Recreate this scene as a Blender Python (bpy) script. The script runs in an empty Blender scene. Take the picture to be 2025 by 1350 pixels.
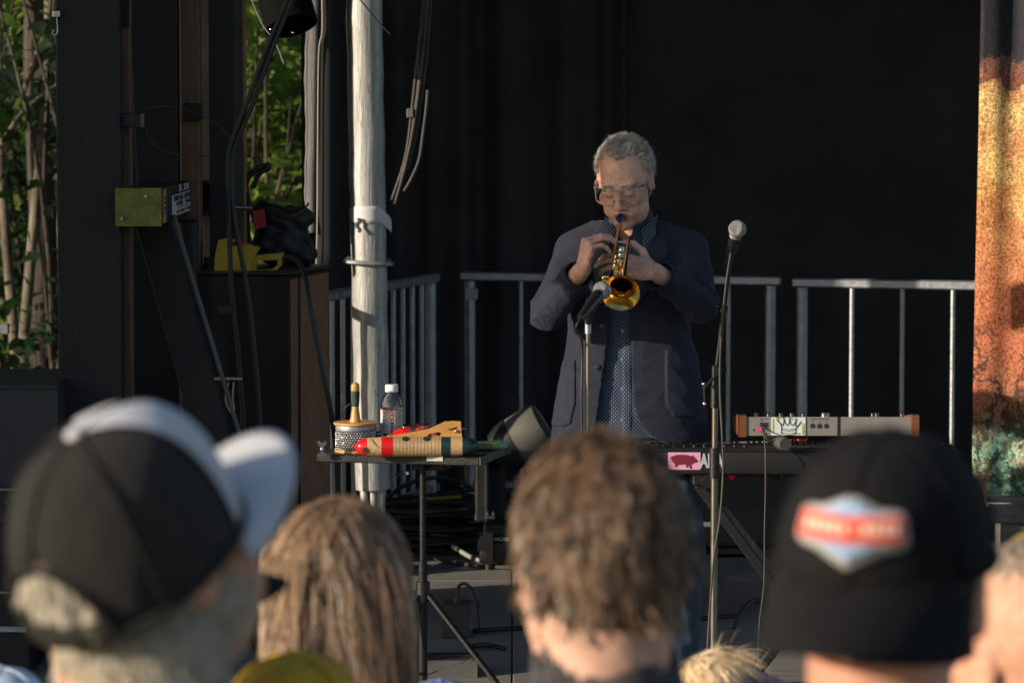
import bpy, bmesh, math, random
import numpy as np
from mathutils import Vector, Matrix, Euler

random.seed(7)
rng = np.random.default_rng(7)
sc = bpy.context.scene
col = sc.collection
rad = math.radians

# ------------------------------------------------------------------ camera
FPX = 6860.0                      # focal length in photo pixels (2025 wide)
CAMZ = 1.87                       # camera height above the stage deck (z = 0)
PITCH = math.atan(500 / FPX)
cam_d = bpy.data.cameras.new('camera')
cam = bpy.data.objects.new('camera', cam_d)
col.objects.link(cam)
cam.location = (0, 0, CAMZ)
cam.rotation_euler = (math.pi / 2 - PITCH, 0, 0)
cam_d.sensor_width = 36.0
cam_d.lens = 36.0 * FPX / 2025.0
cam_d.clip_start = 0.1
cam_d.clip_end = 500
cam_d.dof.use_dof = True
cam_d.dof.focus_distance = 10.25
cam_d.dof.aperture_fstop = 7.0
cam_d.dof.aperture_blades = 0
sc.camera = cam

# ------------------------------------------------------------------ light
SUN_AZ, SUN_EL = rad(66), rad(15)   # azimuth measured from behind the camera towards the left
world = bpy.data.worlds.new('World')
sc.world = world
world.use_nodes = True
wn = world.node_tree
bg = wn.nodes['Background']
sky = wn.nodes.new('ShaderNodeTexSky')
sky.sky_type = 'NISHITA'
sky.sun_disc = False
sky.sun_elevation = SUN_EL
sky.sun_rotation = math.pi + SUN_AZ
wn.links.new(sky.outputs[0], bg.inputs[0])
bg.inputs[1].default_value = 0.125
sun_d = bpy.data.lights.new('sun', 'SUN')
sun = bpy.data.objects.new('sun', sun_d)
col.objects.link(sun)
sun_d.energy = 5.0
sun_d.angle = rad(0.5)
sun_d.color = (1.0, 0.85, 0.65)
to_sun = Vector((-math.sin(SUN_AZ) * math.cos(SUN_EL), -math.cos(SUN_AZ) * math.cos(SUN_EL), math.sin(SUN_EL)))
sun.rotation_euler = to_sun.to_track_quat('Z', 'Y').to_euler()
sun.location = (-6, 2, 6)

sc.view_settings.view_transform = 'Standard'
sc.view_settings.look = 'None'
sc.view_settings.exposure = 0.4
sc.view_settings.gamma = 1.0
sc.view_settings.use_curve_mapping = False
sc.render.engine = 'CYCLES'
sc.cycles.use_denoising = True
sc.cycles.max_bounces = 8
sc.cycles.transparent_max_bounces = 16
sc.cycles.caustics_reflective = False
sc.cycles.sample_clamp_indirect = 6.0

GROUND = -0.2

# ------------------------------------------------------------------ pixel helpers
def W(px, py, Y):
    """world point on the ray through photo pixel (px, py) at depth Y"""
    a = (px - 1012.5) / FPX
    b = (675.0 - py) / FPX
    cp, sp = math.cos(PITCH), math.sin(PITCH)
    d = Vector((a, cp + b * sp, -sp + b * cp))
    t = Y / d.y
    return Vector((d.x * t, Y, CAMZ + d.z * t))

def ZX(px, Y):
    return (px - 1012.5) / FPX * Y

# ------------------------------------------------------------------ materials
MATS = {}
def nd(nt, typ, **kw):
    n = nt.nodes.new(typ)
    for k, v in kw.items():
        setattr(n, k, v)
    return n

def mat(name, color, rough=0.6, metal=0.0, vary=0.15, vscale=8.0, bump=0.0, bscale=60.0,
        spec=0.5, stretch=None, island=0.0, sheen=0.0, sss=0.0, trans=0.0, emis=None, rvary=0.0, ior=1.45, aniso=0.0):
    if name in MATS:
        return MATS[name]
    m = bpy.data.materials.new(name)
    m.use_nodes = True
    nt = m.node_tree
    p = nt.nodes['Principled BSDF']
    p.inputs['Roughness'].default_value = rough
    p.inputs['Metallic'].default_value = metal
    p.inputs['Specular IOR Level'].default_value = spec
    p.inputs['IOR'].default_value = ior
    if trans: p.inputs['Transmission Weight'].default_value = trans
    if sheen:
        p.inputs['Sheen Weight'].default_value = sheen
        p.inputs['Sheen Roughness'].default_value = 0.5
    if sss:
        p.inputs['Subsurface Weight'].default_value = sss
        p.inputs['Subsurface Radius'].default_value = (0.012, 0.005, 0.003)
        p.inputs['Subsurface Scale'].default_value = 1.0
    tc = nd(nt, 'ShaderNodeTexCoord')
    vec = tc.outputs['Object']
    if stretch:
        mp = nd(nt, 'ShaderNodeMapping')
        mp.inputs['Scale'].default_value = stretch
        nt.links.new(vec, mp.inputs[0])
        vec = mp.outputs[0]
    nz = nd(nt, 'ShaderNodeTexNoise')
    nz.inputs['Scale'].default_value = vscale
    nz.inputs['Detail'].default_value = 6
    nz.inputs['Roughness'].default_value = 0.65
    nt.links.new(vec, nz.inputs['Vector'])
    mr = nd(nt, 'ShaderNodeMapRange')
    mr.inputs[1].default_value = 0.3
    mr.inputs[2].default_value = 0.7
    mr.inputs[3].default_value = 1 - vary
    mr.inputs[4].default_value = 1 + vary
    nt.links.new(nz.outputs[0], mr.inputs[0])
    fac = mr.outputs[0]
    if island:
        ge = nd(nt, 'ShaderNodeNewGeometry')
        m2 = nd(nt, 'ShaderNodeMapRange')
        m2.inputs[3].default_value = 1 - island
        m2.inputs[4].default_value = 1 + island
        nt.links.new(ge.outputs['Random Per Island'], m2.inputs[0])
        mm = nd(nt, 'ShaderNodeMath', operation='MULTIPLY')
        nt.links.new(fac, mm.inputs[0]); nt.links.new(m2.outputs[0], mm.inputs[1])
        fac = mm.outputs[0]
    vm = nd(nt, 'ShaderNodeVectorMath', operation='SCALE')
    vm.inputs[0].default_value = color
    nt.links.new(fac, vm.inputs['Scale'])
    nt.links.new(vm.outputs[0], p.inputs['Base Color'])
    if rvary:
        m3 = nd(nt, 'ShaderNodeMapRange')
        m3.inputs[1].default_value = 0.3; m3.inputs[2].default_value = 0.7
        m3.inputs[3].default_value = max(0.02, rough - rvary); m3.inputs[4].default_value = min(1, rough + rvary)
        nt.links.new(nz.outputs[0], m3.inputs[0]); nt.links.new(m3.outputs[0], p.inputs['Roughness'])
    if bump:
        nb = nd(nt, 'ShaderNodeTexNoise')
        nb.inputs['Scale'].default_value = bscale
        nb.inputs['Detail'].default_value = 4
        nt.links.new(vec, nb.inputs['Vector'])
        bn = nd(nt, 'ShaderNodeBump')
        bn.inputs['Strength'].default_value = bump
        bn.inputs['Distance'].default_value = 0.01
        nt.links.new(nb.outputs[0], bn.inputs['Height'])
        nt.links.new(bn.outputs[0], p.inputs['Normal'])
    if emis:
        p.inputs['Emission Color'].default_value = (*emis[0], 1)
        p.inputs['Emission Strength'].default_value = emis[1]
    MATS[name] = m
    return m

# ------------------------------------------------------------------ objects
def tag(o, label=None, cat=None, group=None, kind=None):
    if label: o['label'] = label
    if cat: o['category'] = cat
    if group: o['group'] = group
    if kind: o['kind'] = kind
    return o

def thing(name, label, cat, loc=(0, 0, 0), group=None, rotz=0.0):
    o = bpy.data.objects.new(name, None)
    col.objects.link(o)
    o.empty_display_size = 0.1
    o.location = loc
    o.rotation_euler = (0, 0, rotz)
    return tag(o, label, cat, group)

def rootmat(parent):
    if parent is None:
        return Matrix.Identity(4)
    m = Matrix.LocRotScale(parent.location, parent.rotation_euler, (1, 1, 1))
    if parent.parent:
        m = rootmat(parent.parent) @ m
    return m

def link_mesh(name, me, m, parent, world=True, smooth=35):
    if isinstance(m, (list, tuple)):
        for x in m: me.materials.append(x)
    elif m: me.materials.append(m)
    if world and parent is not None:
        me.transform(rootmat(parent).inverted())
    if smooth:
        me.polygons.foreach_set('use_smooth', [True] * len(me.polygons))
        if smooth < 180:
            me.set_sharp_from_angle(angle=rad(smooth))
    o = bpy.data.objects.new(name, me)
    col.objects.link(o)
    o.parent = parent
    return o

def npmesh(name, V, F, m, parent=None, world=True, smooth=180, midx=None):
    V = np.asarray(V, np.float32); F = np.asarray(F, np.int32)
    me = bpy.data.meshes.new(name)
    k = F.shape[1]
    me.vertices.add(len(V)); me.vertices.foreach_set('co', V.ravel())
    me.loops.add(F.size); me.loops.foreach_set('vertex_index', F.ravel())
    me.polygons.add(len(F))
    me.polygons.foreach_set('loop_start', np.arange(0, F.size, k, dtype=np.int32))
    if midx is not None:
        if isinstance(m, (list, tuple)):
            pass
        me.polygons.foreach_set('material_index', np.asarray(midx, np.int32))
    me.update(calc_edges=True)
    me.validate()
    return link_mesh(name, me, m, parent, world, smooth)

def frames(pts):
    n = len(pts)
    T = []
    for i in range(n):
        a = pts[max(i - 1, 0)]; b = pts[min(i + 1, n - 1)]
        t = (b - a)
        T.append(t.normalized() if t.length > 1e-9 else Vector((0, 0, 1)))
    ref = Vector((0, 0, 1)) if abs(T[0].z) < 0.9 else Vector((1, 0, 0))
    u = (ref - T[0] * ref.dot(T[0])).normalized()
    out = []
    for t in T:
        u = (u - t * u.dot(t))
        u = u.normalized() if u.length > 1e-6 else t.orthogonal().normalized()
        out.append((t, u, t.cross(u)))
    return out

def spline(pts, n=8):
    """Catmull-Rom through the points"""
    P = [Vector(p) for p in pts]
    if len(P) < 3: return P
    Q = [2 * P[0] - P[1]] + P + [2 * P[-1] - P[-2]]
    out = []
    for i in range(1, len(Q) - 2):
        for j in range(n):
            t = j / n
            a, b, c, d = Q[i - 1], Q[i], Q[i + 1], Q[i + 2]
            out.append(0.5 * ((2 * b) + (c - a) * t + (2 * a - 5 * b + 4 * c - d) * t * t + (3 * b - a - 3 * c + d) * t ** 3))
    out.append(P[-1])
    return out

def frame_m(o, x=None, z=None, y=None):
    """matrix with origin o and given axes (two of them)"""
    if x is not None and z is not None:
        x = Vector(x).normalized(); z = Vector(z); z = (z - x * z.dot(x)).normalized(); y = z.cross(x)
    elif z is not None:
        z = Vector(z).normalized()
        x = z.orthogonal().normalized(); y = z.cross(x)
    m = Matrix((x, y, z)).transposed().to_4x4()
    m.translation = Vector(o)
    return m

class MB:
    def __init__(s):
        s.bm = bmesh.new()
    def _add(s, V, F, M=None):
        vs = [s.bm.verts.new(M @ Vector(v) if M is not None else Vector(v)) for v in V]
        for f in F:
            try: s.bm.faces.new([vs[i] for i in f])
            except ValueError: pass
        return s
    def box(s, c, size, M=None, bev=0.0, rz=0.0, seg=1):
        b = bmesh.new()
        bmesh.ops.create_cube(b, size=1.0)
        for v in b.verts:
            v.co = Vector((v.co.x * size[0], v.co.y * size[1], v.co.z * size[2]))
        if bev:
            bmesh.ops.bevel(b, geom=list(b.edges), offset=bev, segments=seg, affect='EDGES', profile=0.5)
        X = Matrix.Translation(Vector(c)) @ Matrix.Rotation(rz, 4, 'Z')
        if M is not None: X = M @ X
        b.verts.index_update()
        s._add([v.co.copy() for v in b.verts], [[v.index for v in f.verts] for f in b.faces], X)
        b.free()
        return s
    def beam(s, a, b, w, h, up=(0, 0, 1), bev=0.0):
        a = Vector(a); b = Vector(b)
        m = frame_m((a + b) / 2, x=(b - a), z=up)
        return s.box((0, 0, 0), ((b - a).length, w, h), m, bev)
    def tube(s, pts, r, n=8, caps=True, sm=0):
        pts = [Vector(p) for p in pts]
        if sm: pts = spline(pts, sm)
        k = len(pts)
        rs = [r] * k if not hasattr(r, '__len__') else list(r)
        if len(rs) != k:
            rs = list(np.interp(np.linspace(0, 1, k), np.linspace(0, 1, len(rs)), rs))
        V = []; F = []
        for i, (t, u, v) in enumerate(frames(pts)):
            for j in range(n):
                a = 2 * math.pi * j / n
                V.append(pts[i] + (u * math.cos(a) + v * math.sin(a)) * rs[i])
        for i in range(k - 1):
            for j in range(n):
                F.append((i * n + j, i * n + (j + 1) % n, (i + 1) * n + (j + 1) % n, (i + 1) * n + j))
        if caps:
            F.append(tuple(range(n))[::-1]); F.append(tuple((k - 1) * n + j for j in range(n)))
        return s._add(V, F)
    def lathe(s, prof, n=24, M=None, cap0=True, cap1=True, a0=0, a1=2 * math.pi):
        full = abs(a1 - a0 - 2 * math.pi) < 1e-6
        V = []; F = []
        k = len(prof); nn = n if full else n + 1
        for (r, z) in prof:
            for j in range(nn):
                a = a0 + (a1 - a0) * j / n
                V.append((r * math.cos(a), r * math.sin(a), z))
        for i in range(k - 1):
            for j in range(n):
                F.append((i * nn + j, i * nn + (j + 1) % nn, (i + 1) * nn + (j + 1) % nn, (i + 1) * nn + j))
        if full and cap0 and prof[0][0] > 1e-6: F.append(tuple(range(n))[::-1])
        if full and cap1 and prof[-1][0] > 1e-6: F.append(tuple((k - 1) * n + j for j in range(n)))
        return s._add(V, F, M)
    def sphere(s, c, r, n=12, M=None):
        R = r if hasattr(r, '__len__') else (r, r, r)
        V = []; F = []
        m = max(4, n // 2 + 2)
        for i in range(m + 1):
            th = math.pi * i / m
            for j in range(n):
                a = 2 * math.pi * j / n
                V.append((c[0] + R[0] * math.sin(th) * math.cos(a), c[1] + R[1] * math.sin(th) * math.sin(a), c[2] + R[2] * math.cos(th)))
        for i in range(m):
            for j in range(n):
                F.append((i * n + j, (i + 1) * n + j, (i + 1) * n + (j + 1) % n, i * n + (j + 1) % n))
        return s._add(V, F, M)
    def prism(s, outline, th, M=None, holes=()):
        """outline in local x,z; thickness along local y, centred"""
        b = bmesh.new()
        edges = []
        for loop in [outline, *holes]:
            vs = [b.verts.new((x, -th / 2, z)) for x, z in loop]
            edges += [b.edges.new((vs[i], vs[(i + 1) % len(vs)])) for i in range(len(vs))]
        r = bmesh.ops.triangle_fill(b, use_beauty=True, use_dissolve=False, edges=edges)
        fs = list(b.faces)
        e = bmesh.ops.extrude_face_region(b, geom=fs)
        for v in [g for g in e['geom'] if isinstance(g, bmesh.types.BMVert)]:
            v.co.y += th
        bmesh.ops.recalc_face_normals(b, faces=list(b.faces))
        b.verts.index_update()
        s._add([v.co.copy() for v in b.verts], [[v.index for v in f.verts] for f in b.faces], M)
        b.free()
        return s
    def grid(s, nu, nv, fn):
        V = [fn(i / nu, j / nv) for i in range(nu + 1) for j in range(nv + 1)]
        F = [(i * (nv + 1) + j, (i + 1) * (nv + 1) + j, (i + 1) * (nv + 1) + j + 1, i * (nv + 1) + j + 1) for i in range(nu) for j in range(nv)]
        return s._add(V, F)
    def build(s, name, m, parent=None, world=True, smooth=35, weld=True, solid=0.0):
        if weld:
            bmesh.ops.remove_doubles(s.bm, verts=list(s.bm.verts), dist=1e-5)
        if solid:
            bmesh.ops.solidify(s.bm, geom=list(s.bm.faces), thickness=solid)
        bmesh.ops.recalc_face_normals(s.bm, faces=list(s.bm.faces))
        me = bpy.data.meshes.new(name)
        s.bm.to_mesh(me); s.bm.free()
        return link_mesh(name, me, m, parent, world, smooth)

def text(body, size, m, parent, M, name='lettering', depth=0.0006, align='CENTER', sx=1.0, bold=0.0):
    cu = bpy.data.curves.new('t', 'FONT')
    cu.body = body; cu.size = size; cu.align_x = align; cu.align_y = 'CENTER'; cu.extrude = depth
    cu.resolution_u = 3; cu.offset = bold
    o = bpy.data.objects.new('t', cu); col.objects.link(o)
    bpy.context.view_layer.update()
    dg = bpy.context.evaluated_depsgraph_get()
    me = bpy.data.meshes.new_from_object(o.evaluated_get(dg))
    bpy.data.objects.remove(o); bpy.data.curves.remove(cu)
    me.name = name
    me.transform(M @ Matrix.Diagonal((sx, 1, 1, 1)))
    return link_mesh(name, me, m, parent, True, 0)

FACE_CAM = Matrix(((1, 0, 0), (0, 0, -1), (0, 1, 0))).to_4x4()   # text plane facing -Y

# ------------------------------------------------------------------ SDF volumes -> meshes
class Vol:
    def __init__(s, lo, hi, h):
        s.lo = np.array(lo, float); s.h = h
        n = np.ceil((np.array(hi, float) - s.lo) / h).astype(int) + 1
        s.n = n
        s.d = np.full(tuple(n), 0.08, np.float32)
    def block(s, lo, hi):
        i0 = np.clip(np.floor((np.asarray(lo) - s.lo) / s.h).astype(int), 0, s.n - 1)
        i1 = np.clip(np.ceil((np.asarray(hi) - s.lo) / s.h).astype(int) + 1, 1, s.n)
        sl = tuple(slice(a, b) for a, b in zip(i0, i1))
        ax = [(s.lo[q] + s.h * np.arange(i0[q], i1[q])).astype(np.float32) for q in range(3)]
        return sl, ax[0][:, None, None], ax[1][None, :, None], ax[2][None, None, :]
    def comb(s, sl, b, k, op):
        a = s.d[sl]
        if a.size == 0: return
        if op == 'u':
            if k > 0:
                hh = np.clip(.5 + .5 * (a - b) / k, 0, 1)
                s.d[sl] = a * (1 - hh) + b * hh - k * hh * (1 - hh)
            else: s.d[sl] = np.minimum(a, b)
        elif op == 's':
            b = -b
            if k > 0:
                hh = np.clip(.5 + .5 * (b - a) / k, 0, 1)
                s.d[sl] = a * (1 - hh) + b * hh + k * hh * (1 - hh)
            else: s.d[sl] = np.maximum(a, b)
    def ell(s, c, r, R=None, k=0.01, op='u'):
        c = np.array(c, float); m = max(r) + k + 4 * s.h
        sl, X, Y, Z = s.block(c - m, c + m)
        x, y, z = X - c[0], Y - c[1], Z - c[2]
        if R is not None:
            R = np.array(R)
            x, y, z = (R[0, 0] * x + R[1, 0] * y + R[2, 0] * z, R[0, 1] * x + R[1, 1] * y + R[2, 1] * z, R[0, 2] * x + R[1, 2] * y + R[2, 2] * z)
        k0 = np.sqrt((x / r[0]) ** 2 + (y / r[1]) ** 2 + (z / r[2]) ** 2)
        k1 = np.sqrt((x / r[0] ** 2) ** 2 + (y / r[1] ** 2) ** 2 + (z / r[2] ** 2) ** 2) + 1e-9
        s.comb(sl, (k0 * (k0 - 1) / k1).astype(np.float32), k, op)
        return s
    def cap(s, a, b, ra, rb=None, k=0.008, op='u', flat=None):
        rb = ra if rb is None else rb
        a = np.array(a, float); b = np.array(b, float)
        m = max(ra, rb) + k + 4 * s.h
        sl, X, Y, Z = s.block(np.minimum(a, b) - m, np.maximum(a, b) + m)
        v = b - a; L = v @ v + 1e-12
        t = np.clip(((X - a[0]) * v[0] + (Y - a[1]) * v[1] + (Z - a[2]) * v[2]) / L, 0, 1)
        dd = np.sqrt((X - a[0] - t * v[0]) ** 2 + (Y - a[1] - t * v[1]) ** 2 + (Z - a[2] - t * v[2]) ** 2) - (ra + (rb - ra) * t)
        s.comb(sl, dd.astype(np.float32), k, op)
        return s
    def stackd(s, keys, grow=0.0, zpad=0.0):
        K = np.array(keys, float); K = K[np.argsort(K[:, 0])]
        R = K[:, 3:5].max() + grow + 0.05
        lo = (K[:, 1].min() - R, K[:, 2].min() - R, K[0, 0] - zpad - .05)
        hi = (K[:, 1].max() + R, K[:, 2].max() + R, K[-1, 0] + zpad + .05)
        sl, X, Y, Z = s.block(lo, hi)
        z = Z.ravel()
        zz = np.clip(z, K[0, 0], K[-1, 0])
        def sm(v):
            # smooth interpolation
            return np.interp(zz, K[:, 0], v)[None, None, :]
        cx, cy, ra, rb = sm(K[:, 1]), sm(K[:, 2]), sm(K[:, 3]) + grow, sm(K[:, 4]) + grow
        q = np.sqrt(((X - cx) / ra) ** 2 + ((Y - cy) / rb) ** 2)
        q4 = (np.abs((X - cx) / ra) ** 2.6 + np.abs((Y - cy) / rb) ** 2.6) ** (1 / 2.6)
        dd = (q4 - 1) * np.minimum(ra, rb)
        ze = np.maximum(K[0, 0] - zpad - Z, Z - K[-1, 0] - zpad)
        dd = np.maximum(dd, ze)
        return sl, X, Y, Z, dd.astype(np.float32)
    def stack(s, keys, grow=0.0, k=0.01, op='u', zpad=0.0):
        sl, X, Y, Z, dd = s.stackd(keys, grow, zpad)
        s.comb(sl, dd, k, op)
        return s
    def smooth(s, it=1):
        d = s.d
        for _ in range(it):
            for ax in range(3):
                e = d.copy()
                a = [slice(None)] * 3; b = [slice(None)] * 3; c = [slice(None)] * 3
                a[ax] = slice(0, -2); b[ax] = slice(1, -1); c[ax] = slice(2, None)
                e[tuple(b)] = .25 * d[tuple(a)] + .5 * d[tuple(b)] + .25 * d[tuple(c)]
                d = e
        s.d = d
        return s
    def mesh(s):
        d = s.d; S = d < 0
        nx, ny, nz = d.shape
        cnt = np.zeros((nx - 1, ny - 1, nz - 1), np.int8)
        for i in (0, 1):
            for j in (0, 1):
                for k in (0, 1):
                    cnt += S[i:nx - 1 + i, j:ny - 1 + j, k:nz - 1 + k]
        act = (cnt > 0) & (cnt < 8)
        I, J, K = np.nonzero(act)
        idx = np.full(act.shape, -1, np.int32)
        idx[I, J, K] = np.arange(len(I))
        acc = np.zeros((len(I), 3)); num = np.zeros(len(I))
        cor = [(i, j, k) for i in (0, 1) for j in (0, 1) for k in (0, 1)]
        for a in cor:
            for ax in range(3):
                if a[ax] == 1: continue
                b = list(a); b[ax] = 1
                da = d[I + a[0], J + a[1], K + a[2]].astype(float)
                db = d[I + b[0], J + b[1], K + b[2]].astype(float)
                m = (da < 0) != (db < 0)
                t = np.where(m, da / np.where(m, da - db, 1), 0)
                p = np.array(a, float)[None, :].repeat(len(I), 0)
                p[:, ax] += t
                acc += p * m[:, None]; num += m
        V = acc / num[:, None] + np.stack([I, J, K], 1)
        V = s.lo + V * s.h
        F = []
        def faces(diff, c, inside):
            q = np.stack([idx[x] for x in c], 1)
            q = np.where(inside[:, None], q, q[:, ::-1])
            ok = (q >= 0).all(1)
            F.append(q[ok])
        A = S[:-1] != S[1:]; i, j, k = np.nonzero(A)
        m = (j > 0) & (j < ny - 1) & (k > 0) & (k < nz - 1); i, j, k = i[m], j[m], k[m]
        faces(A, [(i, j - 1, k - 1), (i, j, k - 1), (i, j, k), (i, j - 1, k)], S[i, j, k])
        A = S[:, :-1] != S[:, 1:]; i, j, k = np.nonzero(A)
        m = (i > 0) & (i < nx - 1) & (k > 0) & (k < nz - 1); i, j, k = i[m], j[m], k[m]
        faces(A, [(i - 1, j, k - 1), (i - 1, j, k), (i, j, k), (i, j, k - 1)], S[i, j, k])
        A = S[:, :, :-1] != S[:, :, 1:]; i, j, k = np.nonzero(A)
        m = (i > 0) & (i < nx - 1) & (j > 0) & (j < ny - 1); i, j, k = i[m], j[m], k[m]
        faces(A, [(i - 1, j - 1, k), (i, j - 1, k), (i, j, k), (i - 1, j, k)], S[i, j, k])
        return V, np.concatenate(F)

def Rm(yaw=0, pitch=0, roll=0):
    return np.array(Matrix.Rotation(yaw, 3, 'Z') @ Matrix.Rotation(pitch, 3, 'X') @ Matrix.Rotation(roll, 3, 'Y'))

# head prims; local head frame: face looks to -y, origin at the middle of the cranium
def sdf_head(v, O, R, s=1.0, ears=True, male=True, fine=True):
    O = np.array(O)
    def T(p): return O + R @ (np.array(p) * s)
    v.ell(T((0, .012, .036)), (.075 * s, .095 * s, .087 * s), R, .01)
    v.ell(T((0, -.025, -.035)), (.061 * s, .07 * s, .09 * s), R, .03)
    v.ell(T((0, -.03, -.088)), (.052 * s, .056 * s, .038 * s), R, .03)
    v.ell(T((0, -.078, -.112)), (.022 * s, .018 * s, .018 * s), R, .02)
    if fine:
        v.cap(T((-.036, -.079, .014)), T((.036, -.079, .014)), .012 * s, k=.014)
        for q in (-1, 1):
            v.ell(T((q * .046, -.062, -.032)), (.022 * s, .022 * s, .02 * s), R, .02)
            v.ell(T((q * .031, -.105, -.010)), (.019 * s, .017 * s, .013 * s), R, .01, 's')
            v.ell(T((q * .031, -.0805, -.011)), (.0145 * s, .0135 * s, .0115 * s), R, .004)
            v.ell(T((q * .013, -.098, -.049)), (.009 * s, .010 * s, .008 * s), R, .004)
        v.cap(T((0, -.092, .002)), T((0, -.111, -.044)), .0085 * s, .0125 * s, k=.01)
        v.cap(T((-.022, -.088, -.073)), T((.022, -.088, -.073)), .0075 * s, k=.008)
        v.cap(T((-.017, -.087, -.085)), T((.017, -.087, -.085)), .008 * s, k=.008)
        for q in (-1, 1):
            v.cap(T((q * .021, -.1035, -.045)), T((q * .034, -.090, -.076)), .004 * s, k=.006, op='s')
            v.cap(T((q * .020, -.098, -.026)), T((q * .044, -.088, -.031)), .0035 * s, k=.006, op='s')
            v.ell(T((q * .038, -.068, -.068)), (.018 * s, .018 * s, .018 * s), R, .015)
        for zz_ in (.040, .053):
            v.cap(T((-.03, -.0975 + (zz_ - .04) * .35, zz_)), T((.03, -.0975 + (zz_ - .04) * .35, zz_)), .0022 * s, k=.005, op='s')
        v.cap(T((-.02, -.1035, -.0788)), T((.02, -.1035, -.0788)), .0045 * s, k=.004, op='s')
    if ears:
        for q in (-1, 1):
            Re = R @ Rm(q * .45, .12, 0)
            v.ell(T((q * .079, .018, -.008)), (.0075 * s, .019 * s, .032 * s), Re, .006)
            v.ell(T((q * .074, .010, -.014)), (.010 * s, .016 * s, .022 * s), R, .01)
            if fine:
                v.ell(T((q * .0875, .014, -.006)), (.006 * s, .010 * s, .019 * s), Re, .005, 's')

def sdf_hand(v, w, f, n, t, curls, thumb, s=1.0, spread=0.0):
    """w wrist, f finger direction, n back-of-hand normal, t thumb side"""
    f = Vector(f).normalized(); n = Vector(n); n = (n - f * n.dot(f)).normalized()
    t0 = Vector(t); tt = f.cross(n)
    if tt.dot(t0) < 0: tt = -tt
    w = Vector(w)
    offs = (.030, .0095, -.0115, -.031)
    base = (.088, .092, .087, .078)
    lens = ((.045, .027, .021), (.050, .031, .022), (.046, .029, .021), (.036, .022, .019))
    v.ell(w + f * .045 * s - n * .004 * s, (.038 * s, .052 * s, .014 * s), np.array(Matrix((tt, f, n)).transposed()), .01)
    for i in range(4):
        kn = w + f * base[i] * s + tt * offs[i] * s
        v.cap(w + f * .012 * s + tt * offs[i] * .55 * s, kn, .0125 * s, .0105 * s, k=.008)
        p = kn; ang = 0.0
        side = tt * (spread * (1.5 - i))
        rr = (.0086, .0080, .0074, .0064)
        for j in range(3):
            ang += curls[i][j]
            d = (f * math.cos(ang) - n * math.sin(ang) + side).normalized()
            q = p + d * lens[i][j] * s
            v.cap(p, q, rr[j] * s, rr[j + 1] * s, k=.003)
            p = q
    p = w + f * .018 * s + tt * .022 * s - n * .006 * s
    for j, (d, L) in enumerate(zip(thumb, (.045, .034, .027))):
        d = (f * d[0] + n * d[1] + tt * d[2]).normalized()
        q = p + d * L * s
        v.cap(p, q, (.0145, .0115, .010)[j] * s, (.0115, .010, .008)[j] * s, k=.006 if j else .012)
        p = q

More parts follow.
